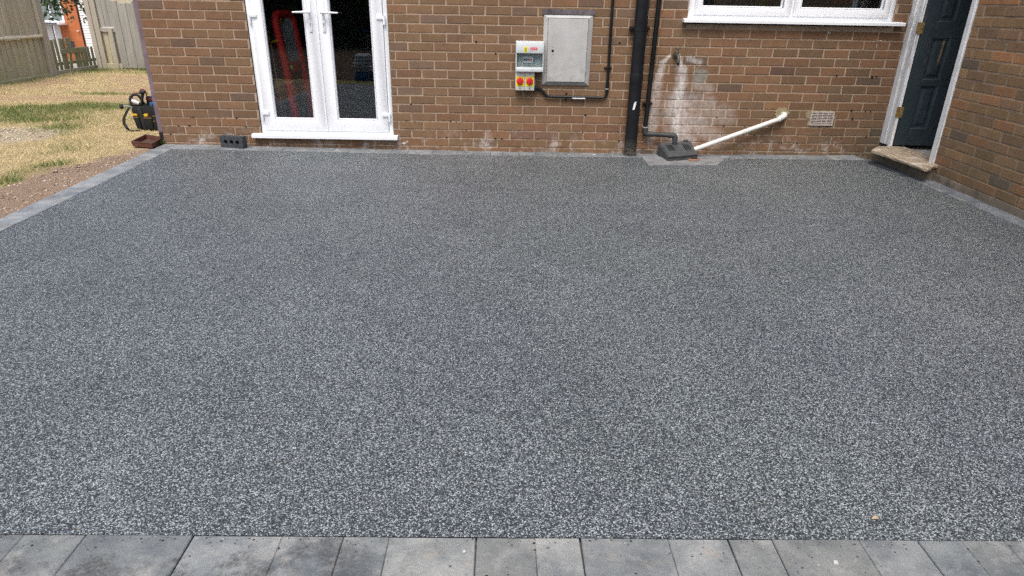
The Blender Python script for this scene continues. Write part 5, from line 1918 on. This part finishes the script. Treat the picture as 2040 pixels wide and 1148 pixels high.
# ------------------------------------------------------------------ things behind the french doors
rb = thing('safety_barrier', 'red plastic safety barrier with a grey panel leaning behind the glass', 'barrier', (1.03, .42, .10))
T = 0.036
hp_ = fillet([(1.052, .30, .101), (1.000, .30, .66), (.942, .30, 1.115), (1.005, .60, 1.118), (1.064, .60, .66), (1.135, .60, .101)], .075, 7)
rel(MB().tube(hp_, T, 14), 'tube_frame', 'barrier', rb)
m = MB().cbox(-.012, .012, 0, .30, .62, .715, .008, 2)
m.v = [(1.000 + a + b * .21 - (c - .66) * .12, .30 + b, c) for a, b, c in m.v]
rel(m, 'cross_bar', 'barrier', rb)
m = MB().cbox(-.006, .006, .03, .27, .71, 1.09, .002)
m.v = [(1.000 + a + b * .21 - (c - .66) * .125, .30 + b, c) for a, b, c in m.v]
rel(m, 'panel', 'barrier_panel', rb)
rel(MB().disc((1.018, .36, .667), .024, 'x', .05, 18), 'round_badge', 'label_yellow', rb)
rel(MB().cbox(.965, .985, .35, .44, 1.045, 1.085, .004), 'yellow_clip', 'yellow', rb)
yt = thing('yellow_grip_tool', 'yellow twin grip tool on a grey shaft leaning behind the left door', 'tool', (.893, .27, .10))
rel(MB().tube([(.885, .262, .985), (.888, .262, .94), (.893, .262, .865)], [.013, .012, .006], 10), 'grip', 'yellow', yt)
rel(MB().tube([(.897, .262, .873), (.925, .262, .893), (.972, .262, .905)], [.010, .011, .015], 10), 'grip', 'yellow', yt)
rel(MB().tube([(.896, .264, .885), (.900, .266, .845)], .014, 10), 'collar', 'yellow', yt)
rel(MB().tube([(.900, .266, .845), (.930, .30, .101)], .010, 10), 'shaft', 'steel', yt)
rb.location += Vector((0.038, -0.115, 0))
yt.location += Vector((0.030, -0.10, 0))
# low things by the far wall of the room
bx_ = thing('storage_crate', 'dark crate under a blue shelf strip deep inside the room', 'crate', (1.75, 3.2, .10))
rel(MB().cbox(1.2, 2.3, 3.0, 3.5, .101, .86, .01), 'crate_body', 'tan_cloth', bx_)
rel(MB().cbox(1.1, 2.4, 2.95, 3.5, .865, .90, .004), 'shelf_strip', 'blue', bx_)
# sacks and tub behind the photographer, mirrored in the glass
sk = thing('sack_pile', 'pile of folded grey sacks behind the photographer mirrored in the doors', 'sacks', (.55, -5.75, -.03))
for i in range(5):
    z = .12 + i * .058
    ox, oy = random.uniform(-.02, .02), random.uniform(-.02, .02)
    loft([(.58 + ox, -5.75 + oy, z, .12, .11), (.58 + ox, -5.75 + oy, z + .028, .165 - .008 * i, .14), (.58 + ox, -5.75 + oy, z + .056, .12, .11)], 'sack', 'cloth', sk, seg=20, e=2.6)
rel(MB().cbox(.45, .71, -5.88, -5.62, -.03, .118, .01), 'pallet_box', 'blue', sk)
tb = thing('blue_tub', 'blue plastic tub beside the sacks mirrored in the right hand door', 'tub', (.90, -5.7, -.03))
rel(MB().tube([(.90, -5.7, -.03), (.90, -5.7, .17)], [.12, .15], 24), 'tub_body', 'blue', tb)
rel(MB().tube([(.90, -5.7, .158), (.90, -5.7, .172)], [.16, .16], 24), 'tub_rim', 'blue', tb)
# verge of dry grass in front of the patio, out of the frame
MB().box(-9, 16, -5.6, FRONT_OUT - .101, -.028, -.012).build('verge', 'yellow_verge', kind='structure', smooth=False)
